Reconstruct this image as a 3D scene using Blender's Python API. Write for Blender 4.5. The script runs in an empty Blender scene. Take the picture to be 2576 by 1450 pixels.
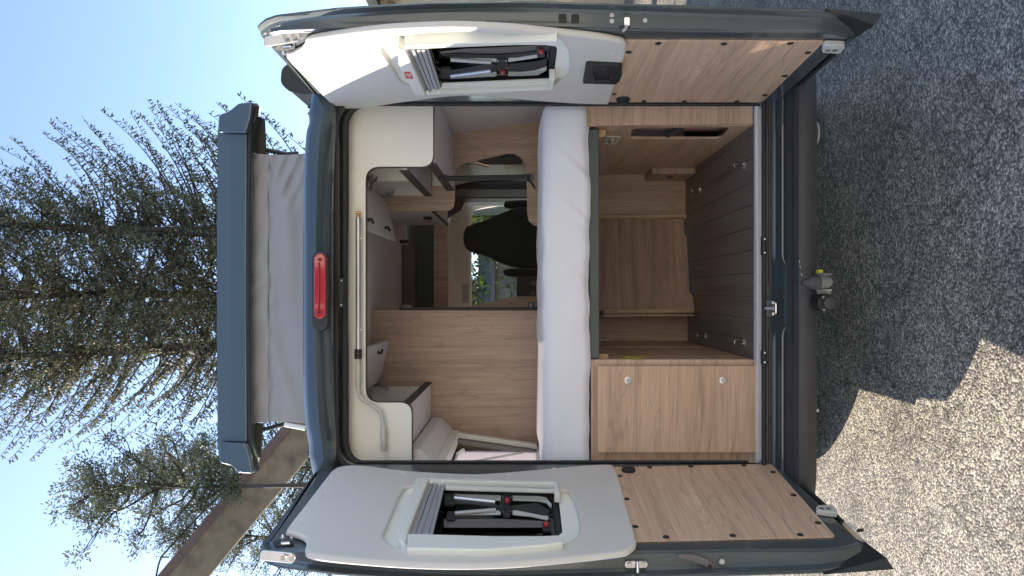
import bpy, bmesh, math, random
import numpy as np
from mathutils import Vector, Matrix
R = math.radians
random.seed(7); rng = np.random.default_rng(7)
scn = bpy.context.scene
COL = scn.collection

# ------------------------------------------------------------------ camera, sky, sun, exposure
F, CU, CV, EYE = 1860.0, 1314.0, 737.0, 1.6
cam_d = bpy.data.cameras.new('camera'); cam = bpy.data.objects.new('camera', cam_d); COL.objects.link(cam)
cam.location = (0, 0, EYE)
cam.rotation_euler = Matrix(((0, 1, 0), (0, 0, -1), (-1, 0, 0))).to_euler()      # phone held upright, picture stored on its side
cam_d.sensor_width = 36; cam_d.lens = F / 2576 * 36
cam_d.shift_x = (1288 - CU) / 2576; cam_d.shift_y = (CV - 725) / 2576
cam_d.clip_end = 2000; cam_d.clip_start = .05
scn.camera = cam
SUN = Vector((-1.5, .95, 1.0)).normalized()
w = bpy.data.worlds.new('World'); scn.world = w; w.use_nodes = True
nt = w.node_tree; bg = nt.nodes['Background']; sky = nt.nodes.new('ShaderNodeTexSky')
sky.sky_type = 'NISHITA'; sky.sun_disc = False
sky.sun_elevation = math.asin(SUN.z); sky.sun_rotation = math.atan2(SUN.x, SUN.y)
sky.air_density = .62; sky.dust_density = .15; sky.ozone_density = 1.0
nt.links.new(sky.outputs[0], bg.inputs[0]); bg.inputs[1].default_value = .115
sl = bpy.data.lights.new('sun', 'SUN'); sl.energy = 2.7; sl.angle = R(.5); sl.color = (1, .91, .79)
so = bpy.data.objects.new('sun', sl); COL.objects.link(so); so.rotation_euler = SUN.to_track_quat('Z', 'Y').to_euler()
so.location = SUN * 60
scn.view_settings.view_transform = 'Standard'; scn.view_settings.look = 'None'
scn.view_settings.exposure = 2.2; scn.view_settings.use_white_balance = True; scn.view_settings.white_balance_temperature = 7250; scn.view_settings.white_balance_tint = 10; scn.view_settings.gamma = 1; scn.view_settings.use_curve_mapping = False

# ------------------------------------------------------------------ helpers
def P(u, v, Y): return Vector(((CV - v) * Y / F, Y, EYE + (CU - u) * Y / F))
def tag(o, label=None, cat=None, group=None, kind=None):
    if label: o['label'] = label
    if cat: o['category'] = cat
    if group: o['group'] = group
    if kind: o['kind'] = kind
    return o
def link(o, parent=None):
    COL.objects.link(o)
    if parent is not None:
        o.parent = parent; o.matrix_parent_inverse = Matrix.Translation(-root_loc(parent))
    return o
def root_loc(p):
    l = Vector((0, 0, 0))
    while p is not None:
        l += p.location; p = p.parent if (p.parent is None) else None
    return l
def empty(name, loc, label, cat, group=None):
    o = bpy.data.objects.new(name, None); o.location = loc; o.empty_display_size = .1
    COL.objects.link(o); return tag(o, label, cat, group)
def shade(me, smooth=True):
    me.polygons.foreach_set('use_smooth', [smooth] * len(me.polygons))
def mkobj(name, me, mat, parent=None, label=None, kind=None):
    if mat is not None:
        me.materials.clear(); me.materials.append(mat)
    o = bpy.data.objects.new(name, me); link(o, parent)
    return tag(o, label, kind=kind)
def bm_obj(name, bm, mat, parent=None, smooth=False, label=None, kind=None, bevel=0, seg=2):
    if bevel:
        es = [e for e in bm.edges if len(e.link_faces) == 2 and e.calc_face_angle(0) > .5]
        if es: bmesh.ops.bevel(bm, geom=es, offset=bevel, segments=seg, affect='EDGES', clamp_overlap=True, profile=.5)
    bmesh.ops.recalc_face_normals(bm, faces=bm.faces)
    me = bpy.data.meshes.new(name); bm.to_mesh(me); bm.free(); 
    if smooth: smooth_by_angle(me)
    return mkobj(name, me, mat, parent, label, kind)
def smooth_by_angle(me, ang=40):
    shade(me, True)
    b = bmesh.new(); b.from_mesh(me)
    for e in b.edges:
        e.smooth = not (len(e.link_faces) == 2 and e.calc_face_angle(0) > R(ang))
    b.to_mesh(me); b.free()
def bx(bm, lo, hi):
    v = [bm.verts.new((x, y, z)) for x in (lo[0], hi[0]) for y in (lo[1], hi[1]) for z in (lo[2], hi[2])]
    for f in ((0, 1, 3, 2), (4, 6, 7, 5), (0, 4, 5, 1), (2, 3, 7, 6), (0, 2, 6, 4), (1, 5, 7, 3)):
        bm.faces.new([v[i] for i in f])
    return bm
def box(name, lo, hi, mat, parent=None, bevel=.003, **k):
    bm = bmesh.new(); bx(bm, lo, hi); return bm_obj(name, bm, mat, parent, bevel=bevel, **k)
def hexa(bm, p):   # 8 points: near quad 0-3, far quad 4-7
    v = [bm.verts.new(q) for q in p]
    for f in ((0, 1, 2, 3), (7, 6, 5, 4), (0, 4, 5, 1), (1, 5, 6, 2), (2, 6, 7, 3), (3, 7, 4, 0)):
        bm.faces.new([v[i] for i in f])
    return bm
def bm_tube(bm, pts, r, n=10, cap=True):
    pts = [Vector(p) for p in pts]; rs = r if hasattr(r, '__len__') else [r] * len(pts)
    prev = None; first = None
    up = None
    for i, p in enumerate(pts):
        d = (pts[min(i + 1, len(pts) - 1)] - pts[max(i - 1, 0)]).normalized()
        if up is None:
            up = Vector((0, 0, 1)) if abs(d.z) < .9 else Vector((1, 0, 0))
        a = (up - d * up.dot(d)).normalized(); up = a; b = d.cross(a)
        ring = [bm.verts.new(p + (a * math.cos(t) + b * math.sin(t)) * rs[i]) for t in (2 * math.pi * k / n for k in range(n))]
        if prev:
            for k in range(n): bm.faces.new((prev[k], prev[(k + 1) % n], ring[(k + 1) % n], ring[k]))
        else: first = ring
        prev = ring
    if cap: bm.faces.new(first[::-1]); bm.faces.new(prev)
    return bm
def tube(name, pts, r, mat, parent=None, n=10, **k):
    bm = bmesh.new(); bm_tube(bm, pts, r, n); return bm_obj(name, bm, mat, parent, smooth=True, **k)
def disc_pts(c, n, r, seg=20, rz=None):
    n = Vector(n).normalized(); a = (Vector((0, 0, 1)) - n * n.z).normalized() if abs(n.z) < .95 else Vector((1, 0, 0))
    b = n.cross(a); rz = rz or r
    return [Vector(c) + a * (rz * math.sin(t)) + b * (r * math.cos(t)) for t in (2 * math.pi * k / seg for k in range(seg))]
def smooth_loop(pts, k=6, closed=True):
    out = []; n = len(pts)
    for i in range(n if closed else n - 1):
        p0, p1, p2, p3 = (Vector(pts[(i - 1) % n if closed else max(i - 1, 0)]), Vector(pts[i]), Vector(pts[(i + 1) % n]),
                          Vector(pts[(i + 2) % n if closed else min(i + 2, n - 1)]))
        for j in range(k):
            t = j / k
            out.append(.5 * ((2 * p1) + (-p0 + p2) * t + (2 * p0 - 5 * p1 + 4 * p2 - p3) * t * t + (-p0 + 3 * p1 - 3 * p2 + p3) * t ** 3))
    if not closed: out.append(Vector(pts[-1]))
    return out
def rounded(pts, r, seg=5):
    """round each corner of a closed polyline; r scalar or list"""
    out = []; n = len(pts)
    for i in range(n):
        p = Vector(pts[i]); a = Vector(pts[i - 1]) - p; b = Vector(pts[(i + 1) % n]) - p
        ri = r[i] if hasattr(r, '__len__') else r
        if ri <= 0: out.append(p); continue
        l = min(ri, a.length * .49, b.length * .49)
        p0 = p + a.normalized() * l; p1 = p + b.normalized() * l
        for j in range(seg + 1):
            t = j / seg; out.append(p0 * (1 - t) ** 2 + p * 2 * t * (1 - t) + p1 * t * t)
    return out
def plate_mesh(loops, n, thick, bevel=.002, bres=2):
    """flat plate; loops are lists of 3D points on its front face, n its outward normal, thickness goes back from there"""
    n = Vector(n).normalized(); up = Vector((0, 0, 1)) if abs(n.z) < .9 else Vector((0, 1, 0))
    x = up.cross(n).normalized(); y = n.cross(x); o = Vector(loops[0][0])
    cu = bpy.data.curves.new('tmp', 'CURVE'); cu.dimensions = '2D'; cu.fill_mode = 'BOTH'
    bevel = min(bevel, thick * .45)
    cu.extrude = max(thick / 2 - bevel, 1e-5); cu.bevel_depth = bevel; cu.bevel_resolution = bres; cu.offset = -bevel
    for L in loops:
        s = cu.splines.new('POLY'); s.use_cyclic_u = True; s.points.add(len(L) - 1)
        for i, p in enumerate(L):
            d = Vector(p) - o; s.points[i].co = (d.dot(x), d.dot(y), 0, 1)
    ob = bpy.data.objects.new('tmp', cu); COL.objects.link(ob)
    dg = bpy.context.evaluated_depsgraph_get(); dg.update()
    me = bpy.data.meshes.new_from_object(ob.evaluated_get(dg))
    bpy.data.objects.remove(ob); bpy.data.curves.remove(cu)
    M = Matrix((( x.x, y.x, n.x, 0), (x.y, y.y, n.y, 0), (x.z, y.z, n.z, 0), (0, 0, 0, 1)))
    me.transform(Matrix.Translation(o - n * thick / 2) @ M)
    return me
def plate(name, loops, n, thick, mat, parent=None, bevel=.002, **k):
    if not isinstance(loops[0], (list, tuple)) or not hasattr(loops[0][0], '__len__'): loops = [loops]
    me = plate_mesh(loops, n, thick, bevel)
    smooth_by_angle(me, 50)
    return mkobj(name, me, mat, parent, **k)
def join_meshes(name, meshes, mat, parent=None, **k):
    bm = bmesh.new()
    for m in meshes: bm.from_mesh(m)
    me = bpy.data.meshes.new(name); bm.to_mesh(me); bm.free()
    for m in meshes: bpy.data.meshes.remove(m)
    return mkobj(name, me, mat, parent, **k)
def dup(o, parent=None, off=(0, 0, 0), deep=True):
    c = o.copy(); COL.objects.link(c); c.parent = parent if parent is not None else o.parent
    c.location = o.location + Vector(off) if parent is None or parent == o.parent else o.location
    for ch in list(o.children):
        d = ch.copy(); COL.objects.link(d); d.parent = c
        for g in ch.children:
            e = g.copy(); COL.objects.link(e); e.parent = d
    return c

# ------------------------------------------------------------------ materials
def mat(name, col, rough=.5, metal=0, coat=0, spec=.5, noise=0, nscale=20, bump=0, bscale=200, sheen=0, coatr=.03):
    m = bpy.data.materials.new(name); m.use_nodes = True; t = m.node_tree; b = t.nodes['Principled BSDF']
    b.inputs['Base Color'].default_value = (*col, 1); b.inputs['Roughness'].default_value = rough
    b.inputs['Metallic'].default_value = metal; b.inputs['Coat Weight'].default_value = coat; b.inputs['Coat Roughness'].default_value = coatr
    b.inputs['Specular IOR Level'].default_value = spec
    if sheen: b.inputs['Sheen Weight'].default_value = sheen
    tc = t.nodes.new('ShaderNodeTexCoord')
    if noise:
        n = t.nodes.new('ShaderNodeTexNoise'); n.inputs['Scale'].default_value = nscale; n.inputs['Detail'].default_value = 6
        t.links.new(tc.outputs['Object'], n.inputs['Vector'])
        mx = t.nodes.new('ShaderNodeMix'); mx.data_type = 'RGBA'
        mx.inputs['A'].default_value = (*[c * (1 - noise) for c in col], 1); mx.inputs['B'].default_value = (*[min(1, c * (1 + noise)) for c in col], 1)
        t.links.new(n.outputs[0], mx.inputs['Factor']); t.links.new(mx.outputs['Result'], b.inputs['Base Color'])
        mr = t.nodes.new('ShaderNodeMapRange'); mr.inputs['To Min'].default_value = rough * .85; mr.inputs['To Max'].default_value = min(1, rough * 1.2)
        t.links.new(n.outputs[0], mr.inputs[0]); t.links.new(mr.outputs[0], b.inputs['Roughness'])
    if bump:
        n2 = t.nodes.new('ShaderNodeTexNoise'); n2.inputs['Scale'].default_value = bscale; n2.inputs['Detail'].default_value = 4
        t.links.new(tc.outputs['Object'], n2.inputs['Vector'])
        bp = t.nodes.new('ShaderNodeBump'); bp.inputs['Strength'].default_value = bump; bp.inputs['Distance'].default_value = .002
        t.links.new(n2.outputs[0], bp.inputs['Height']); t.links.new(bp.outputs[0], b.inputs['Normal'])
    return m
def wood(name, axis, base=(.55, .375, .265), dark=(.43, .285, .20), light=(.61, .43, .315), rough=.42, seed=0, sc=1.0, zero=None):
    """laminate with grain running along the axis (0 x, 1 y, 2 z)"""
    m = bpy.data.materials.new(name); m.use_nodes = True; t = m.node_tree; b = t.nodes['Principled BSDF']; L = t.links.new
    tc = t.nodes.new('ShaderNodeTexCoord')
    mp = t.nodes.new('ShaderNodeMapping'); s = [13 * sc] * 3; s[axis] = .6 * sc; s = [0 if i == zero else k for i, k in enumerate(s)]; mp.inputs['Scale'].default_value = s; mp.inputs['Location'].default_value = (seed * 3.1, seed * 1.7, seed)
    L(tc.outputs['Object'], mp.inputs[0])
    n1 = t.nodes.new('ShaderNodeTexNoise'); n1.inputs['Scale'].default_value = 1.6; n1.inputs['Detail'].default_value = 8; n1.inputs['Roughness'].default_value = .62; n1.inputs['Distortion'].default_value = .35
    L(mp.outputs[0], n1.inputs['Vector'])
    mp2 = t.nodes.new('ShaderNodeMapping'); s2 = [95] * 3; s2[axis] = 2.2; s2 = [0 if i == zero else k for i, k in enumerate(s2)]; mp2.inputs['Scale'].default_value = s2; L(tc.outputs['Object'], mp2.inputs[0])
    n2 = t.nodes.new('ShaderNodeTexNoise'); n2.inputs['Scale'].default_value = 1.5; n2.inputs['Detail'].default_value = 5; L(mp2.outputs[0], n2.inputs['Vector'])
    mp3 = t.nodes.new('ShaderNodeMapping'); s3 = [5.5] * 3; s3[axis] = .55; s3 = [0 if i == zero else k for i, k in enumerate(s3)]; mp3.inputs['Scale'].default_value = s3; mp3.inputs['Location'].default_value = (seed, seed, 4); L(tc.outputs['Object'], mp3.inputs[0])
    wv = t.nodes.new('ShaderNodeTexNoise'); wv.inputs['Scale'].default_value = 1.1; wv.inputs['Detail'].default_value = 2; wv.inputs['Distortion'].default_value = .6; L(mp3.outputs[0], wv.inputs['Vector'])
    mul = t.nodes.new('ShaderNodeMath'); mul.operation = 'MULTIPLY'; mul.inputs[1].default_value = 17; L(wv.outputs[0], mul.inputs[0])
    fr = t.nodes.new('ShaderNodeMath'); fr.operation = 'PINGPONG'; fr.inputs[1].default_value = .5; L(mul.outputs[0], fr.inputs[0])
    r1 = t.nodes.new('ShaderNodeValToRGB'); r1.color_ramp.elements[0].position = .3; r1.color_ramp.elements[1].position = .72
    r1.color_ramp.elements[0].color = (*dark, 1); r1.color_ramp.elements[1].color = (*light, 1)
    e = r1.color_ramp.elements.new(.5); e.color = (*base, 1); L(n1.outputs[0], r1.inputs[0])
    rr = t.nodes.new('ShaderNodeMapRange'); rr.inputs['From Min'].default_value = 0; rr.inputs['From Max'].default_value = .13; rr.inputs['To Min'].default_value = .8; rr.inputs['To Max'].default_value = 1; L(fr.outputs[0], rr.inputs[0])
    f2 = t.nodes.new('ShaderNodeMapRange'); f2.inputs['From Min'].default_value = .3; f2.inputs['From Max'].default_value = .7; f2.inputs['To Min'].default_value = .84; f2.inputs['To Max'].default_value = 1.14; L(n2.outputs[0], f2.inputs[0])
    m1 = t.nodes.new('ShaderNodeMath'); m1.operation = 'MULTIPLY'; L(rr.outputs[0], m1.inputs[0]); L(f2.outputs[0], m1.inputs[1])
    hs = t.nodes.new('ShaderNodeVectorMath'); hs.operation = 'SCALE'; L(r1.outputs[0], hs.inputs[0]); L(m1.outputs[0], hs.inputs['Scale'])
    L(hs.outputs[0], b.inputs['Base Color']); b.inputs['Roughness'].default_value = rough
    bp = t.nodes.new('ShaderNodeBump'); bp.inputs['Strength'].default_value = .15; bp.inputs['Distance'].default_value = .0008; L(n2.outputs[0], bp.inputs['Height']); L(bp.outputs[0], b.inputs['Normal'])
    return m
def glass(name, tint, refl=.5, rough=.0):
    m = bpy.data.materials.new(name); m.use_nodes = True; t = m.node_tree; t.nodes.clear(); L = t.links.new
    o = t.nodes.new('ShaderNodeOutputMaterial'); tr = t.nodes.new('ShaderNodeBsdfTransparent'); tr.inputs[0].default_value = (*tint, 1)
    gl = t.nodes.new('ShaderNodeBsdfGlossy'); gl.inputs['Roughness'].default_value = rough; gl.inputs[0].default_value = (refl, refl, refl, 1)
    fr = t.nodes.new('ShaderNodeFresnel'); fr.inputs[0].default_value = 1.5; mx = t.nodes.new('ShaderNodeMixShader')
    L(fr.outputs[0], mx.inputs[0]); L(tr.outputs[0], mx.inputs[1]); L(gl.outputs[0], mx.inputs[2]); L(mx.outputs[0], o.inputs[0])
    return m
M = {}
M['paint'] = mat('van_paint', (.062, .088, .098), .38, .35, 1, noise=.04, nscale=3, bump=.05, bscale=60)
M['paint_in'] = mat('van_inner_paint', (.066, .084, .092), .36, .2, .9, noise=.10, nscale=5, bump=.3, bscale=28, coatr=.08)
M['poptop'] = mat('poptop_paint', (.066, .096, .112), .3, .2, 1, noise=.04, nscale=3, bump=.04, bscale=30)
M['rubber'] = mat('rubber_seal', (.02, .022, .025), .6, noise=.2, nscale=30)
M['blackp'] = mat('black_plastic', (.018, .019, .021), .5, noise=.2, nscale=40, bump=.15, bscale=900)
M['bumper'] = mat('bumper_plastic', (.05, .05, .054), .55, noise=.25, nscale=14, bump=.3, bscale=700)
M['trim'] = mat('vinyl_trim', (.62, .59, .55), .6, noise=.03, nscale=6, bump=.35, bscale=900)
M['cream'] = mat('cream_plastic', (.80, .79, .72), .42, noise=.03, nscale=5)
M['white'] = mat('white_laminate', (.74, .745, .70), .4, noise=.02, nscale=4)
M['lilac'] = mat('pale_laminate', (.66, .64, .66), .5, noise=.03, nscale=4)
M['frame'] = mat('white_window_plastic', (.72, .73, .68), .38, noise=.02, nscale=5)
M['wallfab'] = mat('grey_wall_lining', (.56, .515, .51), .85, noise=.06, nscale=60, bump=.3, bscale=700)
M['ceil'] = mat('ceiling_lining', (.66, .63, .62), .85, noise=.05, nscale=60)
M['blind'] = mat('blind_aluminium', (.42, .43, .46), .35, .3, noise=.03, nscale=10)
M['silver'] = mat('anodised_aluminium', (.62, .62, .63), .3, .85, noise=.05, nscale=30)
M['chrome'] = mat('chromed_steel', (.75, .76, .78), .13, 1, noise=.05, nscale=30)
M['steel'] = mat('zinc_steel', (.48, .47, .44), .35, .9, noise=.15, nscale=30)
M['mirror'] = mat('polished_steel', (.5, .5, .5), .2, 1)
M['alu'] = mat('matt_aluminium', (.8, .8, .79), .5, .0, noise=.06, nscale=30)
M['brass'] = mat('brass', (.55, .33, .12), .3, .9, noise=.1, nscale=50)
M['sheet'] = mat('white_sheet', (.80, .82, .88), .85, noise=.02, nscale=8, bump=.35, bscale=14, sheen=.3)
M['canvas'] = mat('grey_canvas', (.31, .31, .325), .9, noise=.05, nscale=60, bump=.4, bscale=9)
M['beam'] = mat('bed_beam_paint', (.065, .088, .088), .45, noise=.06, nscale=14)
M['dark'] = mat('dark_fabric', (.034, .04, .038), .9, noise=.2, nscale=50, sheen=.2)
M['cushion'] = mat('charcoal_upholstery', (.10, .115, .11), .9, noise=.15, nscale=50)
M['grey'] = mat('light_grey_plastic', (.52, .53, .50), .45, noise=.04, nscale=12)
M['dgrey'] = mat('dark_grey_trim', (.06, .058, .055), .75, noise=.1, nscale=12)
M['mgrey'] = mat('mid_grey_plastic', (.13, .12, .115), .6, noise=.05, nscale=12)
M['dull'] = mat('dull_grey_metal', (.26, .265, .26), .45, .3, noise=.1, nscale=30)
M['red'] = mat('red_plastic', (.55, .03, .04), .35)
M['sticker'] = mat('red_sticker', (.62, .05, .04), .4)
M['yellow'] = mat('yellow_plastic', (.55, .55, .03), .4)
M['tyre'] = mat('tyre_rubber', (.022, .022, .022), .75, noise=.3, nscale=20, bump=.4, bscale=120)
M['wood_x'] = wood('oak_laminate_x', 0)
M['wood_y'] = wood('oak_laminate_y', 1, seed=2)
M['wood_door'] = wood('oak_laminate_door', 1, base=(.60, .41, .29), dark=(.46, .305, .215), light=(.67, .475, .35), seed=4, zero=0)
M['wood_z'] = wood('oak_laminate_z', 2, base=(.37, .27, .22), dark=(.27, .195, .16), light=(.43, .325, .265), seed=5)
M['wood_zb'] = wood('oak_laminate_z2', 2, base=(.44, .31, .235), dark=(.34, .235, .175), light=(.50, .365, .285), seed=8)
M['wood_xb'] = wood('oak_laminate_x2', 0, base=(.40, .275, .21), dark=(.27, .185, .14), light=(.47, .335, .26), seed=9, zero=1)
M['pine'] = wood('pine_batten', 2, base=(.50, .36, .21), dark=(.36, .24, .13), light=(.56, .42, .26), seed=3)
M['floor'] = wood('dark_floor_laminate', 1, base=(.21, .175, .162), dark=(.165, .138, .128), light=(.24, .20, .185), rough=.45)
M['glass_dark'] = glass('tinted_glass', (.16, .17, .17), .7)
M['glass_side'] = glass('side_window_acrylic', (.55, .55, .56), .6)
M['glass_ws'] = glass('windscreen_glass', (.92, .94, .93), .5)
m = bpy.data.materials.new('brake_lens'); m.use_nodes = True; b = m.node_tree.nodes['Principled BSDF']
b.inputs['Base Color'].default_value = (.45, .03, .045, 1); b.inputs['Roughness'].default_value = .08; b.inputs['Coat Weight'].default_value = 1
M['lens'] = m
def acrylic():
    m = bpy.data.materials.new('frosted_acrylic'); m.use_nodes = True; t = m.node_tree; t.nodes.clear(); L = t.links.new
    o = t.nodes.new('ShaderNodeOutputMaterial'); tr = t.nodes.new('ShaderNodeBsdfTransparent'); tr.inputs[0].default_value = (.8, .78, .8, 1)
    tl = t.nodes.new('ShaderNodeBsdfTranslucent'); tl.inputs[0].default_value = (.62, .6, .66, 1); df = t.nodes.new('ShaderNodeBsdfPrincipled'); df.inputs['Base Color'].default_value = (.5, .48, .52, 1); df.inputs['Roughness'].default_value = .15
    m1 = t.nodes.new('ShaderNodeMixShader'); m1.inputs[0].default_value = .3; m2 = t.nodes.new('ShaderNodeMixShader'); m2.inputs[0].default_value = .25
    L(tr.outputs[0], m1.inputs[1]); L(tl.outputs[0], m1.inputs[2]); L(m1.outputs[0], m2.inputs[1]); L(df.outputs[0], m2.inputs[2]); L(m2.outputs[0], o.inputs[0]); return m
M['acrylic'] = acrylic()
def lilac_pane():
    m = mat('frosted_blind_pane', (.6, .58, .64), .3, noise=.08, nscale=6); return m
M['pane'] = lilac_pane()

# ------------------------------------------------------------------ ground
def asphalt():
    m = bpy.data.materials.new('coarse_asphalt'); m.use_nodes = True; t = m.node_tree; b = t.nodes['Principled BSDF']; L = t.links.new
    tc = t.nodes.new('ShaderNodeTexCoord')
    def vor(scale, feat='F1', rnd=1):
        v = t.nodes.new('ShaderNodeTexVoronoi'); v.voronoi_dimensions = '2D'; v.feature = feat; v.inputs['Scale'].default_value = scale; v.inputs['Randomness'].default_value = rnd
        L(wv.outputs[0], v.inputs['Vector']); return v
    nz = t.nodes.new('ShaderNodeTexNoise'); nz.inputs['Scale'].default_value = 60; L(tc.outputs['Object'], nz.inputs['Vector'])
    wv = t.nodes.new('ShaderNodeVectorMath'); wv.operation = 'MULTIPLY_ADD'; wv.inputs[1].default_value = (.006, .006, 0); L(nz.outputs['Color'], wv.inputs[0]); L(tc.outputs['Object'], wv.inputs[2])
    v1 = vor(118); v2 = vor(230); v3 = vor(40)
    bw = t.nodes.new('ShaderNodeSeparateColor'); L(v1.outputs['Color'], bw.inputs[0])
    r1 = t.nodes.new('ShaderNodeValToRGB'); cr = r1.color_ramp; cr.interpolation = 'LINEAR'
    cr.elements[0].position = 0; cr.elements[0].color = (.10, .096, .088, 1); cr.elements[1].position = 1; cr.elements[1].color = (.55, .50, .43, 1)
    for p, c in ((.3, (.155, .147, .132)), (.55, (.25, .235, .205)), (.8, (.38, .35, .295)), (.93, (.45, .40, .335))):
        e = cr.elements.new(p); e.color = (*c, 1)
    L(bw.outputs[0], r1.inputs[0])
    # gaps between the stones: dark bitumen
    g = t.nodes.new('ShaderNodeMapRange'); g.inputs['From Min'].default_value = .35; g.inputs['From Max'].default_value = .62; g.inputs['To Min'].default_value = 1; g.inputs['To Max'].default_value = .42; L(v1.outputs['Distance'], g.inputs[0])
    bw3 = t.nodes.new('ShaderNodeSeparateColor'); L(v3.outputs['Color'], bw3.inputs[0])
    g3 = t.nodes.new('ShaderNodeMapRange'); g3.inputs['From Min'].default_value = .0; g3.inputs['From Max'].default_value = 1; g3.inputs['To Min'].default_value = .7; g3.inputs['To Max'].default_value = 1.25; L(bw3.outputs[0], g3.inputs[0])
    ln = t.nodes.new('ShaderNodeTexNoise'); ln.inputs['Scale'].default_value = 2.3; ln.inputs['Detail'].default_value = 9; ln.inputs['Roughness'].default_value = .62; L(tc.outputs['Object'], ln.inputs['Vector'])
    g4 = t.nodes.new('ShaderNodeMapRange'); g4.inputs['From Min'].default_value = .3; g4.inputs['From Max'].default_value = .7; g4.inputs['To Min'].default_value = .7; g4.inputs['To Max'].default_value = 1.35; L(ln.outputs[0], g4.inputs[0])
    # thin cracks
    v5 = t.nodes.new('ShaderNodeTexVoronoi'); v5.voronoi_dimensions = '2D'; v5.feature = 'DISTANCE_TO_EDGE'; v5.inputs['Scale'].default_value = 1.3
    n5 = t.nodes.new('ShaderNodeTexNoise'); n5.inputs['Scale'].default_value = 3; n5.inputs['Detail'].default_value = 8; L(tc.outputs['Object'], n5.inputs['Vector'])
    w5 = t.nodes.new('ShaderNodeVectorMath'); w5.operation = 'MULTIPLY_ADD'; w5.inputs[1].default_value = (.5, .5, 0); L(n5.outputs['Color'], w5.inputs[0]); L(tc.outputs['Object'], w5.inputs[2]); L(w5.outputs[0], v5.inputs['Vector'])
    g5 = t.nodes.new('ShaderNodeMapRange'); g5.inputs['From Max'].default_value = .014; g5.inputs['To Min'].default_value = .38; L(v5.outputs['Distance'], g5.inputs[0])
    def mul(a, c):
        x = t.nodes.new('ShaderNodeMath'); x.operation = 'MULTIPLY'; L(a, x.inputs[0]); L(c, x.inputs[1]); return x.outputs[0]
    k = mul(mul(g.outputs[0], g3.outputs[0]), mul(g4.outputs[0], g5.outputs[0]))
    sc = t.nodes.new('ShaderNodeVectorMath'); sc.operation = 'SCALE'; L(r1.outputs[0], sc.inputs[0]); L(k, sc.inputs['Scale']); L(sc.outputs[0], b.inputs['Base Color'])
    b.inputs['Roughness'].default_value = .75
    hh = t.nodes.new('ShaderNodeMath'); hh.operation = 'MULTIPLY_ADD'; hh.inputs[1].default_value = -1.0; L(v1.outputs['Distance'], hh.inputs[0]); L(bw.outputs[1], hh.inputs[2])
    h2 = t.nodes.new('ShaderNodeMath'); h2.operation = 'MULTIPLY_ADD'; h2.inputs[1].default_value = -.5; L(v2.outputs['Distance'], h2.inputs[0]); L(hh.outputs[0], h2.inputs[2])
    bp = t.nodes.new('ShaderNodeBump'); bp.inputs['Strength'].default_value = .9; bp.inputs['Distance'].default_value = .0045; L(h2.outputs[0], bp.inputs['Height']); L(bp.outputs[0], b.inputs['Normal'])
    return m
bm = bmesh.new(); vs = [bm.verts.new(p) for p in ((-600, -600, 0), (600, -600, 0), (600, 12.5, 0), (-600, 12.5, 0))]; bm.faces.new(vs)
tag(bm_obj('asphalt_car_park', bm, asphalt()), kind='structure')
grassm = mat('rough_grass', (.085, .12, .028), .9, noise=.55, nscale=9, bump=1, bscale=60)
bm = bmesh.new()
N = 40
gv = [[bm.verts.new((-600 + 1200 * i / N, 12.5 + (600 - 12.5) * (j / N) ** 2, -.02 + .0 * j + (.25 * min(1, j / 3) + random.uniform(-.03, .05)) * (j > 0))) for i in range(N + 1)] for j in range(N + 1)]
for j in range(N):
    for i in range(N): bm.faces.new((gv[j][i], gv[j][i + 1], gv[j + 1][i + 1], gv[j + 1][i]))
tag(bm_obj('grass_verge', bm, grassm), kind='structure')
# ------------------------------------------------------------------ the campervan
XC = .042
van = empty('campervan', (XC, 5.9, 0), 'slate blue campervan with both rear doors open and its pop-up roof raised', 'campervan')
def vp(*a, **k): k['parent'] = van; return a, k
YR = 3.2
SKY = Vector((0, -1, 0))
# exterior side walls with window openings (profile: height -> half width)
prof = [(.36, .985), (.6, 1.015), (1.0, 1.02), (1.3, 1.01), (1.53, .995), (1.75, .975), (1.97, .955), (2.2, .925), (2.38, .885), (2.46, .85), (2.52, .77)]
def hw(z):
    for (z0, a), (z1, c) in zip(prof, prof[1:]):
        if z <= z1: return a + (c - a) * max(0, (z - z0)) / (z1 - z0)
    return prof[-1][1]
def side(sg, holes):
    ys = sorted(set([3.16, 3.42, 4.1, 4.6, 5.0, 6.0, 6.45, 6.8, 7.6, 8.1] + [h[0] for h in holes] + [h[1] for h in holes]))
    zs = [p[0] for p in prof]
    bm = bmesh.new(); V = {}
    def vert(y, z, inset):
        k = (round(y, 3), round(z, 3), inset)
        if k not in V:
            taper = 0 if y > 3.3 else .02
            V[k] = bm.verts.new((XC + sg * (hw(z) - inset - taper), y, z))
        return V[k]
    for y0, y1 in zip(ys, ys[1:]):
        for z0, z1 in zip(zs, zs[1:]):
            ym, zm = (y0 + y1) / 2, (z0 + z1) / 2
            if any(h[0] < ym < h[1] and h[2] < zm < h[3] for h in holes): continue
            # wheel arch
            if zm < .75 and (abs(ym - 4.15) < .0): continue
            for ins in (0, .028):
                bm.faces.new((vert(y0, z0, ins), vert(y1, z0, ins), vert(y1, z1, ins), vert(y0, z1, ins)))
    return bm
lh = [(3.42, 4.1, 1.53, 1.97), (6.8, 7.6, 1.3, 2.2)]
rh = [(5.0, 6.0, 1.53, 1.97), (6.8, 7.6, 1.3, 2.2)]
bm_obj('side_panel', side(-1, lh), M['paint'], van, smooth=True, label='left flank of the body')
bm_obj('side_panel', side(1, rh), M['paint'], van, smooth=True, label='right flank of the body')
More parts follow.
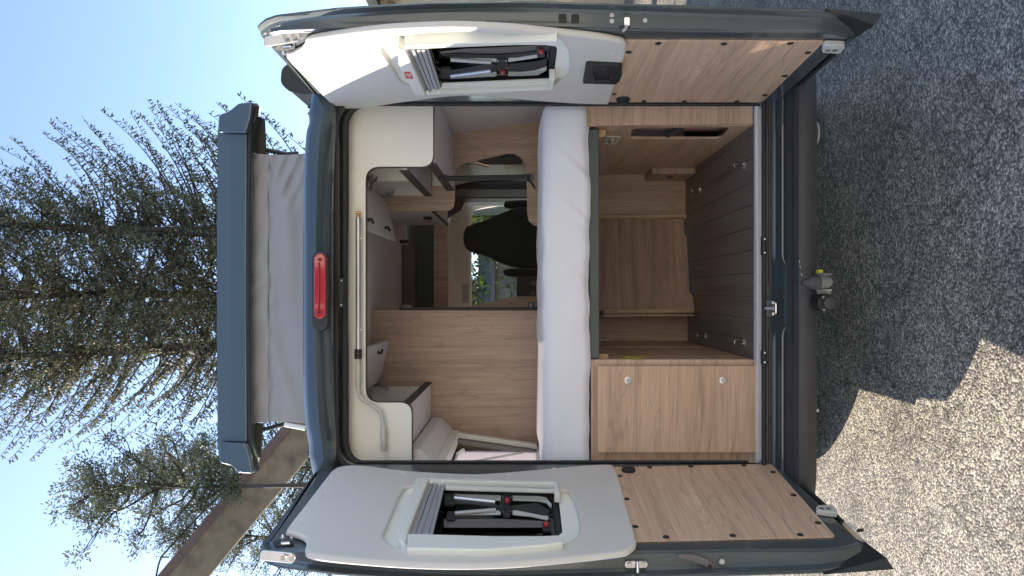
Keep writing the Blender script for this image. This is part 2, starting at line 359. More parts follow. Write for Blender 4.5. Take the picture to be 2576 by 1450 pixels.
# roof skin: two strips beside the pop-top hatch and a rear and front strip
def roofz(x): return 2.535 - .045 * (abs(x - XC) / .77) ** 3
bm = bmesh.new()
xs = [XC - .77 + 1.54 * i / 14 for i in range(15)]
for y0, y1 in ((3.16, 3.95), (7.0, 7.9)):
    for x0, x1 in zip(xs, xs[1:]):
        for dz in (0, -.03):
            bm.faces.new([bm.verts.new((x, y, roofz(x) + dz)) for x, y in ((x0, y0), (x1, y0), (x1, y1), (x0, y1))])
for sg in (0, 11):
    for x0, x1 in zip(xs[sg:sg + 4], xs[sg + 1:sg + 4]):
        bm.faces.new([bm.verts.new((x, y, roofz(x))) for x, y in ((x0, 3.95), (x1, 3.95), (x1, 7.0), (x0, 7.0))])
bmesh.ops.remove_doubles(bm, verts=bm.verts, dist=.001)
bm_obj('roof', bm, M['paint'], van, smooth=True)
# front: bonnet, scuttle and screen surround
bm = bmesh.new()
sec = [(7.9, 2.50, .84, 2.30), (8.35, 1.95, .93, 1.9), (8.85, 1.32, .98, 1.3)]
for sg in (-1, 1):
    bm2 = [(XC + sg * .78, 7.85, 2.46), (XC + sg * .87, 7.85, 2.4), (XC + sg * 1.0, 8.8, 1.32), (XC + sg * .9, 8.86, 1.34)]
    f = [Vector(p) for p in bm2]; hexa(bm, f + [p + Vector((0, .03, .03)) for p in f])
hexa(bm, [Vector(p) for p in ((XC - 1.0, 8.1, .36), (XC + 1.0, 8.1, .36), (XC + 1.0, 8.1, 1.3), (XC - 1.0, 8.1, 1.3), (XC - .85, 9.35, .36), (XC + .85, 9.35, .36), (XC + .83, 9.25, 1.0), (XC - .83, 9.25, 1.0))])
hexa(bm, [Vector(p) for p in ((XC - .85, 7.75, 2.40), (XC + .85, 7.75, 2.40), (XC + .8, 7.75, 2.5), (XC - .8, 7.75, 2.5), (XC - .84, 8.0, 2.22), (XC + .84, 8.0, 2.22), (XC + .8, 7.95, 2.47), (XC - .8, 7.95, 2.47))])
bm_obj('front_body', bm, M['paint'], van, bevel=.01)
bm = bmesh.new(); f = [Vector(p) for p in ((XC - .82, 7.93, 2.3), (XC + .82, 7.93, 2.3), (XC + .95, 8.78, 1.3), (XC - .95, 8.78, 1.3))]
bm.faces.new([bm.verts.new(p) for p in f]); bm_obj('windscreen', bm, M['glass_ws'], van)
# rear header: painted convex band above the opening
bm = bmesh.new(); rows = []
hp = [(3.24, 2.535), (3.16, 2.535), (3.115, 2.52), (3.09, 2.485), (3.085, 2.45), (3.10, 2.42), (3.15, 2.405), (3.22, 2.40)]
nx = 44
for i in range(nx + 1):
    x = -.80 + 1.68 * i / nx; k = (x - XC) / .84; edge = abs(k)
    bulge = .045 * (1 - abs(k) ** 2.2)
    notch = .018 * math.exp(-((edge - .80) / .018) ** 2)
    rows.append([bm.verts.new((x, y - (bulge - notch) * max(0, 1 - abs(z - 2.46) / .09) + .05 * edge ** 4, z - .03 * edge ** 5 - (notch if z > 2.47 else 0))) for y, z in hp])
for a, c in zip(rows, rows[1:]):
    for j in range(len(hp) - 1): bm.faces.new((a[j], c[j], c[j + 1], a[j + 1]))
bm_obj('rear_header', bm, M['paint'], van, smooth=True)
# opening surround: painted jamb + rubber seal rings
def ring(u0, u1, v0, v1, Y, r):
    return rounded([P(u0, v0, Y), P(u1, v0, Y), P(u1, v1, Y), P(u0, v1, Y)], [r, .04, .04, r], 8)
outer = ring(826, 1985, 236, 1196, 3.19, .10)
in1 = ring(850, 1926, 256, 1172, 3.19, .12)
plate('door_jamb', [outer, in1], SKY, .05, M['paint_in'], van, bevel=.006)
s1 = rounded([P(846, 246, 3.175), P(1922, 246, 3.175), P(1922, 1184, 3.175), P(846, 1184, 3.175)], [.12, .03, .03, .12], 8)
tube('weather_seal', s1 + [s1[0]], .011, M['rubber'], van, 8)
s2 = rounded([P(866, 258, 3.23), P(1960, 258, 3.23), P(1960, 1174, 3.23), P(866, 1174, 3.23)], [.13, .03, .03, .13], 8)
tube('weather_seal', s2 + [s2[0]], .017, M['rubber'], van, 8)
# channel line in the header seal and the latch plate on it
box('upper_latch_plate', P(862, 775, 3.15) - Vector((0, 0, 0)), P(856, 700, 3.165), M['blackp'], van, bevel=.002)
for v in (706, 768):
    tube('screw', [P(859, v, 3.15), P(859, v, 3.144)], .0035, M['steel'], van, 8)
tube('drip_rail', [P(852, 350, 3.15), P(853, 775, 3.148)], .003, M['dgrey'], van, 6)
# third brake light
def cap(u0, u1, v0, v1, Y, k=10):
    c = []; r = (u1 - u0) / 2; uc = (u0 + u1) / 2
    for j in range(k + 1): t = math.pi * j / k; c.append(P(uc - r * math.cos(t), v0 + r - r * math.sin(t), Y))
    for j in range(k + 1): t = math.pi * j / k; c.append(P(uc + r * math.cos(t), v1 - r + r * math.sin(t), Y))
    return c
bl = plate('high_brake_light', [cap(784, 826, 632, 833, 3.03)], SKY, .05, M['blackp'], van, bevel=.006)
plate('lens', [cap(789, 819, 638, 803, 3.02)], SKY, .012, M['lens'], bl, bevel=.005)
for v in (653, 786): tube('screw', [P(803, v, 3.01), P(803, v, 3.006)], .006, M['blackp'], bl, 10)
tube('lens_rib', [P(800, 660, 3.009), P(800, 780, 3.009)], .003, M['lens'], bl, 6)
tube('screw', [P(817, 822, 2.982), P(817, 822, 2.978)], .004, M['dgrey'], bl, 8)
# awning case on the right roof edge
aw = [(-.075, 0), (-.06, .08), (-.02, .12), (.05, .115), (.09, .06), (.085, 0), (.05, -.06), (-.02, -.08), (-.07, -.06)]
c0 = Vector((.985, 3.42, 2.60))
ac = plate('awning_case', [rounded([c0 + Vector((x * .9, 0, z * .9)) for x, z in aw], .02)], SKY, 3.6, M['mgrey'], van, bevel=.003)
plate('end_cap', [rounded([c0 + Vector((x * .95, -.02, z * .95)) for x, z in aw], .02)], SKY, .019, M['blackp'], ac, bevel=.006)

# ------------------------------------------------------------------ pop-up roof
YP = 3.75
pt = [(545, 640), (547, 334), (551, 288), (576, 281), (606, 261), (646, 260), (641, 300), (632, 345), (628, 700), (632, 1110), (641, 1150), (646, 1189), (606, 1189), (585, 1172), (551, 1165), (547, 1115), (545, 820)]
face = [P(u, v, YP) for u, v in pt]
# shell: rear face with a crease, lofted forward
bm = bmesh.new()
def loop(dy, sc, dz=0):
    cx = sum(p.x for p in face) / len(face)
    return [bm.verts.new((cx + (p.x - cx) * sc, p.y + dy + (.022 if p.z > EYE + (CU - 560) * YP / F else .008 if p.z > EYE + (CU - 600) * YP / F else 0), p.z + dz + (.008 if p.z > EYE + (CU - 560) * YP / F else 0))) for p in face]
L0 = loop(0, 1); L1 = loop(.10, 1.0, .012); L2 = loop(1.2, 1.0, .46); L3 = loop(2.5, .97, .95)
bm.faces.new(L0)
for a, c in ((L0, L1), (L1, L2), (L2, L3)):
    for i in range(len(a)): bm.faces.new((a[i], a[(i + 1) % len(a)], c[(i + 1) % len(a)], c[i]))
bm.faces.new(L3[::-1])
pr = bm_obj('raised_roof_shell', bm, M['poptop'], van, bevel=.006, smooth=True)
# proud lower band with crease and end corners
plate('rear_band', [rounded([P(577, 336, YP - .0), P(623, 338, YP - .012), P(621, 700, YP - .012), P(623, 1112, YP - .012), P(578, 1112, YP - .0), P(575, 720, YP - .012)], .006)], Vector((0, -1, .22)), .02, M['poptop'], pr, bevel=.005)
for vv in (((548, 333), (551, 288), (577, 281), (606, 262), (644, 261), (638, 305), (625, 337)), ((548, 1114), (552, 1165), (585, 1171), (606, 1188), (645, 1188), (639, 1150), (625, 1113))):
    q = [P(u, v, YP - .02) for u, v in vv]
    plate('end_corner', [rounded(q, .012)], Vector((0, -1, .2)), .03, M['poptop'], pr, bevel=.008)
tube('edge_seal', smooth_loop([P(648, 268, YP - .01), P(640, 305, YP - .01), P(629, 345, YP - .01), P(625, 700, YP - .01), P(629, 1108, YP - .01), P(640, 1150, YP - .01), P(649, 1183, YP - .01)], 5, False), .010, M['rubber'], pr, 8)
# dark underside flaps at both ends
for a in ([(640, 285), (664, 300), (668, 388), (636, 384)], [(638, 1066), (660, 1066), (655, 1150), (644, 1178)]):
    plate('inner_liner', [[P(u, v, YP + .10) for u, v in a]], SKY, .02, M['dgrey'], pr)
# canvas with folds
cnv = bmesh.new(); nu, nv = 40, 110; G = []
for i in range(nu + 1):
    a = i / nu; row = []
    for j in range(nv + 1):
        c = j / nv
        u = 625 + (774 - 625) * a; v = 386 + (1066 - 386) * c + 4 * math.sin(a * 3.14) * (1 if c < .5 else -1)
        d = .006 * math.sin(c * 46 + a * 9 + 2 * math.sin(c * 13)) * (1 - a) ** 1.2 + .007 * math.sin(c * 17 - a * 12 + 3 * math.sin(c * 5 + 1)) * math.sin(a * 3.14)
        d += .012 * math.exp(-((a - .36 - .01 * math.sin(c * 30)) / .02) ** 2) - .012 * math.sin(a * 3.14) ** 2
        d += .007 * math.sin(c * 60 + a * 28)* math.exp(-((c - .05) / .12) ** 2) + .004 * math.sin(a * 5 + c * 8)
        row.append(cnv.verts.new(P(u, v, YP + .06 + d)))
    G.append(row)
for i in range(nu):
    for j in range(nv): cnv.faces.new((G[i][j], G[i][j + 1], G[i + 1][j + 1], G[i + 1][j]))
# side returns of the tent running forward
for col in (0, nv):
    prev = [G[i][col] for i in range(nu + 1)]
    for s in range(1, 9):
        cur = [cnv.verts.new(p.co + Vector((.0 + .012 * math.sin(s * 2 + i * .3), .28, .107 * (1 - i / nu)))) for i, p in enumerate(prev)]
        for i in range(nu): cnv.faces.new((prev[i], prev[i + 1], cur[i + 1], cur[i]))
        prev = cur
bm_obj('tent_canvas', cnv, M['canvas'], van, smooth=True, label='creased grey canvas wall of the raised roof')
tube('canvas_hem', [P(772, v, YP + .05) for v in (384, 600, 850, 1068)], .008, M['rubber'], van, 8)
for pts in (((652, 372), (672, 378), (720, 388), (750, 386)), ((636, 1082), (668, 1080), (722, 1066), (744, 1062))):
    tube('lifting_arm', [P(u, v, YP + .12) for u, v in pts], .011, M['blackp'], van, 8)
tube('lifting_arm', [P(716, 1068, YP + .02), P(768, 1078, YP + .02)], .012, M['white'], van, 8)
# ------------------------------------------------------------------ rear doors
class Door:
    def __init__(s, H, e, side):
        s.drop = .042 if side < 0 else 0; s.H = Vector(H); s.e = Vector(e).normalized(); s.side = side
        s.n = Vector((0, 0, 1)).cross(s.e) if side < 0 else s.e.cross(Vector((0, 0, 1)))
        s.n = s.n if s.n.x * (-side) > 0 else -s.n
    def w(s, a, z, t=0):
        if z < .60 and s.drop and s.on: z -= s.drop * max(0, min(1, a / .7)) * min(1, (.60 - z) / .08)
        return Vector((s.H.x, s.H.y, 0)) + s.e * a + Vector((0, 0, z)) + s.n * t
    on = True
    def p(s, u, v, t=0):
        d = Vector(((CV - v) / F, 1, (CU - u) / F)); c = Vector((0, 0, EYE)); q = s.H + s.n * t; q.z = 0
        n = s.n; lam = (q - Vector((c.x, c.y, 0))).dot(n) / d.dot(n)
        return c + d * lam
    def sz(s, u, v, t=0):
        q = s.p(u, v, t); return (q - s.H).dot(s.e), q.z
def cubic(t): return t * t * (3 - 2 * t)
def interp(x, xs, ys): return float(np.interp(x, xs, ys))
ZS = [.42, .62, .9, 1.3, 1.65, 1.95, 2.2, 2.4, 2.5]
TS = [-.03, -.045, -.055, -.062, -.064, -.06, -.05, -.035, -.022]
SP = [.70, .752, .752, .768, .787, .78, .765, .745, .735]
def build_door(D, tr, bowl, opening, woodp, parts, lab):
    bm = bmesh.new(); rows = []
    zz = [.455, .47, .50, .55, .62, .7, .8, .9, 1.0, 1.1, 1.2, 1.3, 1.4, 1.5, 1.6, 1.7, 1.8, 1.9, 2.0, 2.1, 2.2, 2.3, 2.4, 2.44, 2.47, 2.485]
    for z in zz:
        ts = interp(z, ZS, TS); sp = interp(z, ZS, SP)
        if z < .55: sp -= .06 * ((.55 - z) / .1) ** 2
        if z > 2.40: sp -= .05 * ((z - 2.40) / .08) ** 2
        zi = min(max(z, .497), 2.457)
        sec = [(sp - .01, 0, zi), (sp + .004, -.006, zi), (sp + .010, -.018, zi), (sp + .013, ts + .014, z), (sp + .022, ts + .006, z), (sp + .05 + .02 * (z < .5), ts + .003, z), (sp + .052 + .02 * (z < .5), ts - .003, z), (.5, ts - .012, z), (.2, ts - .012, z), (-.02, ts - .004, z), (-.035, -.02, z)]
        rows.append([bm.verts.new(D.w(a, c, b)) for a, b, c in sec])
    # window opening skips the outer skin faces of columns 7-8 and 6-7
    (s0, s1), (z0, z1) = opening
    for a, c, za, zb in zip(rows, rows[1:], zz, zz[1:]):
        for j in range(len(a) - 1):
            if j == 7 and z0 < (za + zb) / 2 < z1: continue
            bm.faces.new((a[j], a[j + 1], c[j + 1], c[j]))
    for r in (rows[0], rows[-1]):
        bm.faces.new(r)
    bmesh.ops.recalc_face_normals(bm, faces=bm.faces)
    skin = bpy.data.meshes.new('x'); bm.to_mesh(skin); bm.free(); smooth_by_angle(skin, 35)
    out = []
    for z in zz:
        sp = interp(z, ZS, SP)
        if z < .55: sp -= .06 * ((.55 - z) / .1) ** 2
        if z > 2.40: sp -= .05 * ((z - 2.40) / .08) ** 2
        out.append((sp - .002, min(max(z, .497), 2.457)))
    inner = [D.w(a, z, 0) for a, z in out] + [D.w(.03, 2.457), D.w(-.0, 2.44), D.w(-.0, .54), D.w(.012, .505), D.w(.03, .497)]
    wo = [D.w(a, z) for a, z in ((s0, z0), (s1, z0), (s1, z1), (s0, z1))]
    ip = plate_mesh([inner, rounded(wo, .03)], D.n, .022, .006)
    smooth_by_angle(ip, 50)
    door = join_meshes('rear_door', [skin, ip], M['paint_in'], van, label=lab)
    # rubber round the lower corner and hinge edge
    sd = [D.w(-.012, z, .004) for z in (2.40, 1.8, 1.2, .62)]
    tube('edge_seal', sd, .007, M['rubber'], door, 8)
    lo = [D.w(a, z, -.012) for a, z in ((-.012, .60), (-.006, .53), (.03, .485), (.1, .478), (.3, .474), (.52, .470))]
    tube('edge_seal', smooth_loop(lo, 5, False), .009, M['rubber'], door, 8)
    # wood panel, padded trim, window bowl
    plate('wood_panel', [rounded([D.p(u, v, .006) for u, v in woodp], [.004, .015, .02, .004])], D.n, .006, M['wood_door'], door, bevel=.0012)
    trl = [D.p(u, v, .026) for u, v in tr]
    bwl = [D.p(u, v, .026) for u, v in bowl]
    bwl = smooth_loop(bwl, 4)
    t = plate('padded_trim', [smooth_loop(trl, 3), bwl], D.n, .024, M['trim'], door, bevel=.011)
    # dished surround between trim and window
    wc = sum((Vector(p) for p in bwl), Vector()) / len(bwl)
    bmb = bmesh.new(); prev = None; rings = []
    inn = [D.w(a, z, 0) for a, z in ((s0 + .0, z0), (s1, z0), (s1, z1), (s0, z1))]
    ir = rounded(inn, .035, 6)
    # resample both loops by angle about the window centre
    def by_angle(pts, n=72):
        ang = []; 
        for p in pts:
            d = Vector(p) - wc; ang.append((math.atan2(d.z, d.dot(D.e)), d.dot(D.e), d.z))
        res = []
        for k in range(n):
            a = -math.pi + 2 * math.pi * (k + .5) / n; dx, dz = math.cos(a), math.sin(a); best = None
            for (q0, q1) in zip(ang, ang[1:] + ang[:1]):
                x0, y0, x1, y1 = q0[1], q0[2], q1[1], q1[2]; ex, ey = x1 - x0, y1 - y0
                den = dx * ey - dz * ex
                if abs(den) < 1e-9: continue
                l = (x0 * ey - y0 * ex) / den; mu = (x0 * dz - y0 * dx) / den
                if l > 0 and -1e-6 <= mu <= 1 + 1e-6: best = l if best is None else max(best, l)
            res.append((dx * (best or .2), dz * (best or .2)))
        return res
    A = by_angle(bwl); B = by_angle(ir); 
    for f, tt in ((1.01, .016), (.97, .010), (.85, .004), (.0, .002)):
        ring_ = []
        for (ax_, az), (bx_, bz) in zip(A, B):
            x = bx_ + (ax_ * 1.0 - bx_) * f; z = bz + (az - bz) * f
            q = wc + D.e * x + Vector((0, 0, z)); q = q - D.n * ((q - D.H).dot(D.n)) + D.n * tt
            ring_.append(bmb.verts.new(q))
        rings.append(ring_)
    last = [bmb.verts.new(v.co - D.n * .035) for v in rings[-1]]; rings.append(last)
    for a, c in zip(rings, rings[1:]):
        for k in range(len(a)): bmb.faces.new((a[k], a[(k + 1) % len(a)], c[(k + 1) % len(a)], c[k]))
    bm_obj('window_surround', bmb, M['cream'], door, smooth=True)
    gl = [D.w(a, z, -.028) for a, z in ((s0 - .02, z0 - .02), (s1 + .02, z0 - .02), (s1 + .02, z1 + .02), (s0 - .02, z1 + .02))]
    plate('window_glass', [rounded(gl, .06)], D.n, .004, M['glass_dark'], door, bevel=.001)
    g1 = [D.w(a, z, -.012) for a, z in ((s0, z0), (s1, z0), (s1, z1), (s0, z1))]
    g2 = [D.w(a, z, -.012) for a, z in ((s0 + .022, z0 + .022), (s1 - .022, z0 + .022), (s1 - .022, z1 - .022), (s0 + .022, z1 - .022))]
    plate('window_gasket', [rounded(g1, .05), rounded(g2, .04)], D.n, .02, M['rubber'], door, bevel=.004)
    return door
DR = Door((.824, 3.2, 0), (.0536, -1, 0), 1)
DL = Door((-.740, 3.2, 0), (-.154, -1, 0), -1)
c3 = lambda x, y: (618.8 + .37257 * x, .37257 * y)
c4 = lambda x, y: (1389.1 + .34317 * x, .34317 * y)
l1 = lambda x, y: (618.8 + .37257 * x, 1123.9 + .37257 * y)
l2 = lambda x, y: (1452.2 + .34317 * x, 1123.9 + .34317 * y)
wr = lambda x, y: (1010.2 + .15932 * x, 88.4 + .15932 * y)
wl = lambda x, y: (1010.2 + .17158 * x, 1199.7 + .17158 * y)
trR = [c3(*p) for p in ((275, 405), (320, 372), (370, 347), (395, 322), (405, 292), (440, 275), (500, 262), (750, 225), (1000, 200), (1300, 186), (1500, 186), (1800, 200), (2100, 230), (2380, 260), (2520, 284), (2562, 300), (2572, 340), (2545, 430), (2530, 480), (2490, 600), (2455, 695), (2425, 710), (2200, 704), (1900, 682), (1550, 652), (1300, 665), (1000, 705), (800, 735), (640, 737), (590, 725), (560, 698), (420, 552))]
bowlR = [c3(*p) for p in ((975, 285), (1070, 247), (1400, 224), (1700, 232), (2080, 266), (2160, 330), (2190, 420), (2170, 520), (2110, 560), (2000, 600), (1400, 640), (1085, 582), (1010, 495), (960, 420), (915, 345))]
trL = [l1(*p) for p in ((275, 550), (300, 575), (380, 602), (408, 640), (398, 692), (440, 725), (700, 756), (1100, 785), (1500, 792), (1900, 775), (2300, 738))] + [l2(*p) for p in ((330, 770), (395, 745), (435, 692), (405, 570), (350, 380), (300, 200), (270, 145), (240, 127), (100, 130))] + [l1(*p) for p in ((2200, 131), (1900, 158), (1600, 180), (1400, 177), (1100, 160), (900, 136), (750, 122), (650, 128), (590, 150), (545, 200), (410, 375))]
bowlL = [l1(*p) for p in ((932, 602), (950, 540), (1000, 425), (1050, 315), (1140, 262), (1600, 262), (2100, 286), (2190, 325), (2235, 430), (2250, 560), (2200, 620), (2100, 655), (1600, 690), (1085, 684), (980, 655))]
def opening(D, w):
    q = [D.sz(*a, -.0) for a in w]; s = [a for a, _ in q]; z = [a for _, a in q]
    return (min(s[:]), max(s)), (min(z), max(z))
opR = opening(DR, [wr(300, 235), wr(2400, 150), wr(2395, 720), wr(500, 790)])
opL = opening(DL, [wl(400, 165), wl(2290, 200), wl(2335, 885), wl(350, 835)])
opR = ((max(opR[0][0], .12), min(opR[0][1], .66)), opR[1]); opL = ((max(opL[0][0], .12), min(opL[0][1], .66)), opL[1])
wpR = [(1505, 103), (2075, 104.7), (1917.6, 258), (1505, 258)]
wpL = [(1520, 1363), (2102, 1350), (1941, 1167), (1500, 1176)]
doorR = build_door(DR, trR, bowlR, opR, wpR, None, 'right rear door, its upper trim half in sunlight')
doorL = build_door(DL, trL, bowlL, opL, wpL, None, 'left rear door in the shade')
def slab(name, D, pts, cf, t, thick, m, parent, r=.003, bev=.002, **k):
    return plate(name, [rounded([D.p(*cf(*p), t) for p in pts], r)], D.n, thick, m, parent, bevel=bev, **k)
def common(D, door, cf):
    pass
# --- right window fittings
slab('blind_cassette', DR, [(5, 230), (62, 240), (380, 935), (352, 962), (230, 966), (190, 930), (-45, 480), (-60, 200)], wr, .050, .045, M['frame'], doorR, .008, .006)
slab('window_rail', DR, [(45, 168), (2455, 92), (2440, 140), (62, 232)], wr, .048, .045, M['frame'], doorR, .004, .004)
slab('window_rail', DR, [(640, 800), (2330, 728), (2330, 745), (640, 822)], wr, .034, .012, M['frame'], doorR, .001, .002)
slab('window_rail', DR, [(640, 832), (2330, 762), (2330, 858), (600, 918)], wr, .026, .02, M['cream'], doorR, .001, .002)
slab('window_rail', DR, [(560, 918), (2380, 848), (2380, 872), (385, 950)], wr, .046, .03, M['frame'], doorR, .001, .002)
slab('rail_end', DR, [(2330, 700), (2422, 700), (2380, 872), (2330, 872)], wr, .049, .04, M['frame'], doorR, .003, .003)
slab('rail_end', DR, [(2370, 130), (2455, 92), (2450, 150), (2375, 152)], wr, .050, .045, M['frame'], doorR, .003, .003)
for a in (((64, 250), (150, 240), (430, 910), (385, 930)), ((150, 240), (205, 238), (485, 905), (440, 912)), ((235, 240), (300, 237), (530, 905), (470, 910)), ((310, 237), (370, 235), (590, 900), (535, 905)), ((380, 235), (430, 232), (640, 900), (600, 900))):
    slab('blind_slat', DR, a, wr, .034 if a[0][0] in (150, 310) else .028, .008, M['blind'], doorR, .001, .002)
for x in (412, 583): tube('blind_knob', [DR.p(*wr(x, 905), .034), DR.p(*wr(x, 905), .044)], .007, M['frame'], doorR, 12)
st = slab('warning_sticker', DR, [(35, 584), (140, 584), (187, 692), (70, 690)], wr, .0508, .0012, M['sticker'], doorR, .001, .0003)
for a in ((60, 610, 78, 655), (88, 612, 108, 665), (116, 610, 140, 668)):
    slab('sticker_print', DR, [(a[0], a[1]), (a[2] - 4, a[1]), (a[2] + 6, a[3]), (a[0] + 16, a[3])], wr, .0514, .0004, M['frame'], doorR, .0005, .0001)
# struts behind the glass edge (right)
def strut(D, door, cf, a, c, w_, t, m, name='window_stay'):
    p0, p1 = D.p(*cf(*a), t), D.p(*cf(*c), t)
    n = max(2, 2); tube(name, [p0, p1], w_, m, door, 10)
for seg in (((780, 640), (1415, 560), .010, 'silver'), ((775, 385), (1410, 425), .009, 'blind')):
    strut(DR, doorR, wr, seg[0], seg[1], seg[2], -.004, M[seg[3]])
for pts in (((690, 690), (1500, 600), (1500, 655), (700, 700)), ((1680, 598), (1860, 604), (2100, 580), (2290, 505), (2290, 560), (2150, 640), (1900, 652), (1680, 652)), ((1680, 370), (1850, 372), (1870, 352), (2160, 312), (2160, 360), (1680, 432)), ((770, 365), (1400, 372), (1500, 374), (1500, 430), (1440, 420), (1410, 440), (1100, 400), (770, 392))):
    slab('stay_and_reflection_strip', DR, pts, wr, -.010, .006, M['grey'], doorR, .001, .001)
slab('stay_and_reflection_strip', DR, [(600, 270), (1000, 225), (2150, 175), (2150, 225), (1900, 280), (1500, 300), (900, 275), (620, 300)], wr, -.016, .003, M['mgrey'], doorR, .001, .001)  # mid-grey band imitating a reflection in the glass, not a stay
slab('stay_arm', DR, [(560, 640), (700, 580), (1000, 530), (1420, 440), (1500, 480), (1500, 560), (1420, 560), (800, 600), (780, 670), (650, 690), (590, 680)], wr, -.006, .006, M['blackp'], doorR, .002)
slab('stay_arm', DR, [(700, 350), (1000, 320), (1520, 330), (1900, 300), (2150, 270), (2150, 310), (1860, 355), (1500, 375), (1000, 365)], wr, -.008, .006, M['blackp'], doorR, .002)
slab('stay_arm', DR, [(1660, 470), (2100, 430), (2290, 380), (2290, 500), (2100, 560), (1660, 580)], wr, -.012, .005, M['blackp'], doorR, .002)
for x, y, r in ((1590, 470, .016), (1590, 600, .010), (690, 620, .016), (2190, 215, .012), (2200, 300, .012)):
    slab('stay_hub', DR, [(x - r * 5200, y - r * 5000), (x + r * 5200, y - r * 5000), (x + r * 5200, y + r * 5000), (x - r * 5200, y + r * 5000)], wr, -.002, .012, M['blackp'], doorR, .006)
for x, y in ((1522, 403), (1652, 398), (1525, 620), (1655, 620), (1668, 512), (570, 422)):
    p = DR.p(*wr(x, y), .0); tube('screw', [p, p + DR.n * .003], .003, M['chrome'], doorR, 8)
for x, y in ((1595, 612), (2200, 287)):
    slab('release_button', DR, [(x - 28, y - 18), (x + 28, y - 18), (x + 28, y + 18), (x - 28, y + 18)], wr, .012, .012, M['red'], doorR, .003)
# right: grab handle
gh = slab('grab_handle', DR, [(248, 482), (262, 476), (500, 487), (512, 495), (512, 560), (497, 600), (470, 624), (430, 624), (225, 618)], c4, .040, .02, M['blackp'], doorR, .006, .005)
slab('handle_grip', DR, [(300, 555), (312, 552), (318, 596), (420, 600), (428, 556), (440, 556), (436, 622), (296, 618)], c4, .050, .014, M['blackp'], gh, .004, .004)
p = DR.p(*c4(378, 508), .0405); tube('screw_cover', [p, p + DR.n * .002], .007, M['dgrey'], gh, 14)
# hinge strips, bolts, latch on the right door's edge
def fastener(D, door, cf, x, y, r=.0065, t=.006, name='panel_clip', m='blackp', h=.004):
    p = D.p(*cf(x, y), t); bm = bmesh.new(); bm_tube(bm, [p, p + D.n * h * .6, p + D.n * h], [r, r * .95, r * .6], 14)
    return bm_obj(name, bm, M[m], door, smooth=True)
for x, y in ((777, 318), (1259, 321), (1746, 318), (1876, 386), (1706, 557), (1561, 698), (1355, 743), (969, 743), (672, 741), (452, 691), (560, 383)):
    fastener(DR, doorR, c4, x, y, .0115)
fastener(DR, doorR, c4, 519, 724, .030, name='rubber_stop', h=.018)
for x, y in ((530, 153), (832, 146), (1222, 138), (1435, 188), (1586, 357), (1765, 560), (1635, 648), (1140, 653), (650, 664), (425, 588), (362, 385), (310, 216)):
    fastener(DL, doorL, l2, x, y, .0115)
fastener(DL, doorL, l2, 375, 177, .030, name='rubber_stop', h=.018)
for x, y in ((545, 305), (365, 432), (495, 580), (2470, 368), (600, 710), (2360, 690), (1530, 645)):
    fastener(DR, doorR, c3, x, y, .011, .0262, 'trim_button', 'trim', .0025)
for x, y in ((625, 170), (505, 328), (365, 522), (600, 700), (1460, 742), (2130, 705), (2465, 250), (2515, 420), (1060, 172), (2080, 150)):
    fastener(DL, doorL, l1, x, y, .011, .0262, 'trim_button', 'trim', .0025)
# --- left window fittings
slab('blind_cassette', DL, [(215, 18), (235, 8), (410, 15), (390, 45), (90, 820), (70, 1040), (-60, 900), (-40, 700)], wl, .050, .045, M['frame'], doorL, .008, .006)
slab('window_rail', DL, [(90, 828), (2362, 888), (2370, 962), (2100, 1000), (1200, 1068), (70, 1045)], wl, .050, .045, M['frame'], doorL, .006, .006)
slab('window_rail', DL, [(410, 15), (2282, 66), (2282, 92), (400, 45)], wl, .046, .035, M['frame'], doorL, .001, .002)
slab('window_rail', DL, [(650, 55), (2236, 100), (2236, 168), (650, 100)], wl, .026, .02, M['blind'], doorL, .001, .002)
slab('window_rail', DL, [(645, 118), (2236, 178), (2236, 205), (645, 160)], wl, .034, .012, M['frame'], doorL, .001, .002)
slab('rail_end', DL, [(2238, 90), (2285, 68), (2322, 236), (2240, 232)], wl, .049, .04, M['frame'], doorL, .003, .003)
for a in (((392, 48), (480, 52), (205, 824), (95, 820)), ((485, 58), (545, 58), (290, 826), (210, 824)), ((550, 52), (600, 52), (400, 828), (295, 826)), ((600, 52), (650, 60), (460, 830), (404, 828))):
    slab('blind_slat', DL, a, wl, .034 if a[0][0] == 485 else .028, .008, M['blind'], doorL, .001, .002)
for x in (432, 595): tube('blind_knob', [DL.p(*wl(x, 68), .034), DL.p(*wl(x, 68), .044)], .007, M['frame'], doorL, 12)
for seg in (((780, 315), (1378, 375), .010, 'silver'), ((780, 540), (1378, 490), .009, 'blind')):
    strut(DL, doorL, wl, seg[0], seg[1], seg[2], -.004, M[seg[3]])
for pts in (((700, 250), (1455, 272), (1455, 335), (1380, 335), (900, 280)), ((1628, 275), (2000, 282), (2120, 300), (2200, 400), (2195, 450), (2120, 370), (2000, 345), (1628, 335)), ((1628, 490), (1900, 500), (2080, 540), (2160, 590), (2140, 625), (1900, 570), (1628, 545)), ((780, 550), (1380, 490), (1455, 500), (1455, 545), (1200, 545))):
    slab('stay_and_reflection_strip', DL, pts, wl, -.010, .006, M['grey'], doorL, .001, .001)
slab('stay_and_reflection_strip', DL, [(620, 620), (1500, 615), (2100, 650), (2090, 740), (620, 740)], wl, -.016, .003, M['mgrey'], doorL, .001, .001)  # grey reflection on the lower half of the pane, made as a flat strip
slab('stay_arm', DL, [(620, 255), (780, 265), (790, 345), (1380, 400), (1500, 430), (1620, 420), (2000, 380), (2180, 500), (2100, 560), (1640, 470), (1500, 500), (1380, 440), (1000, 390), (740, 385), (640, 360)], wl, -.006, .006, M['blackp'], doorL, .002)
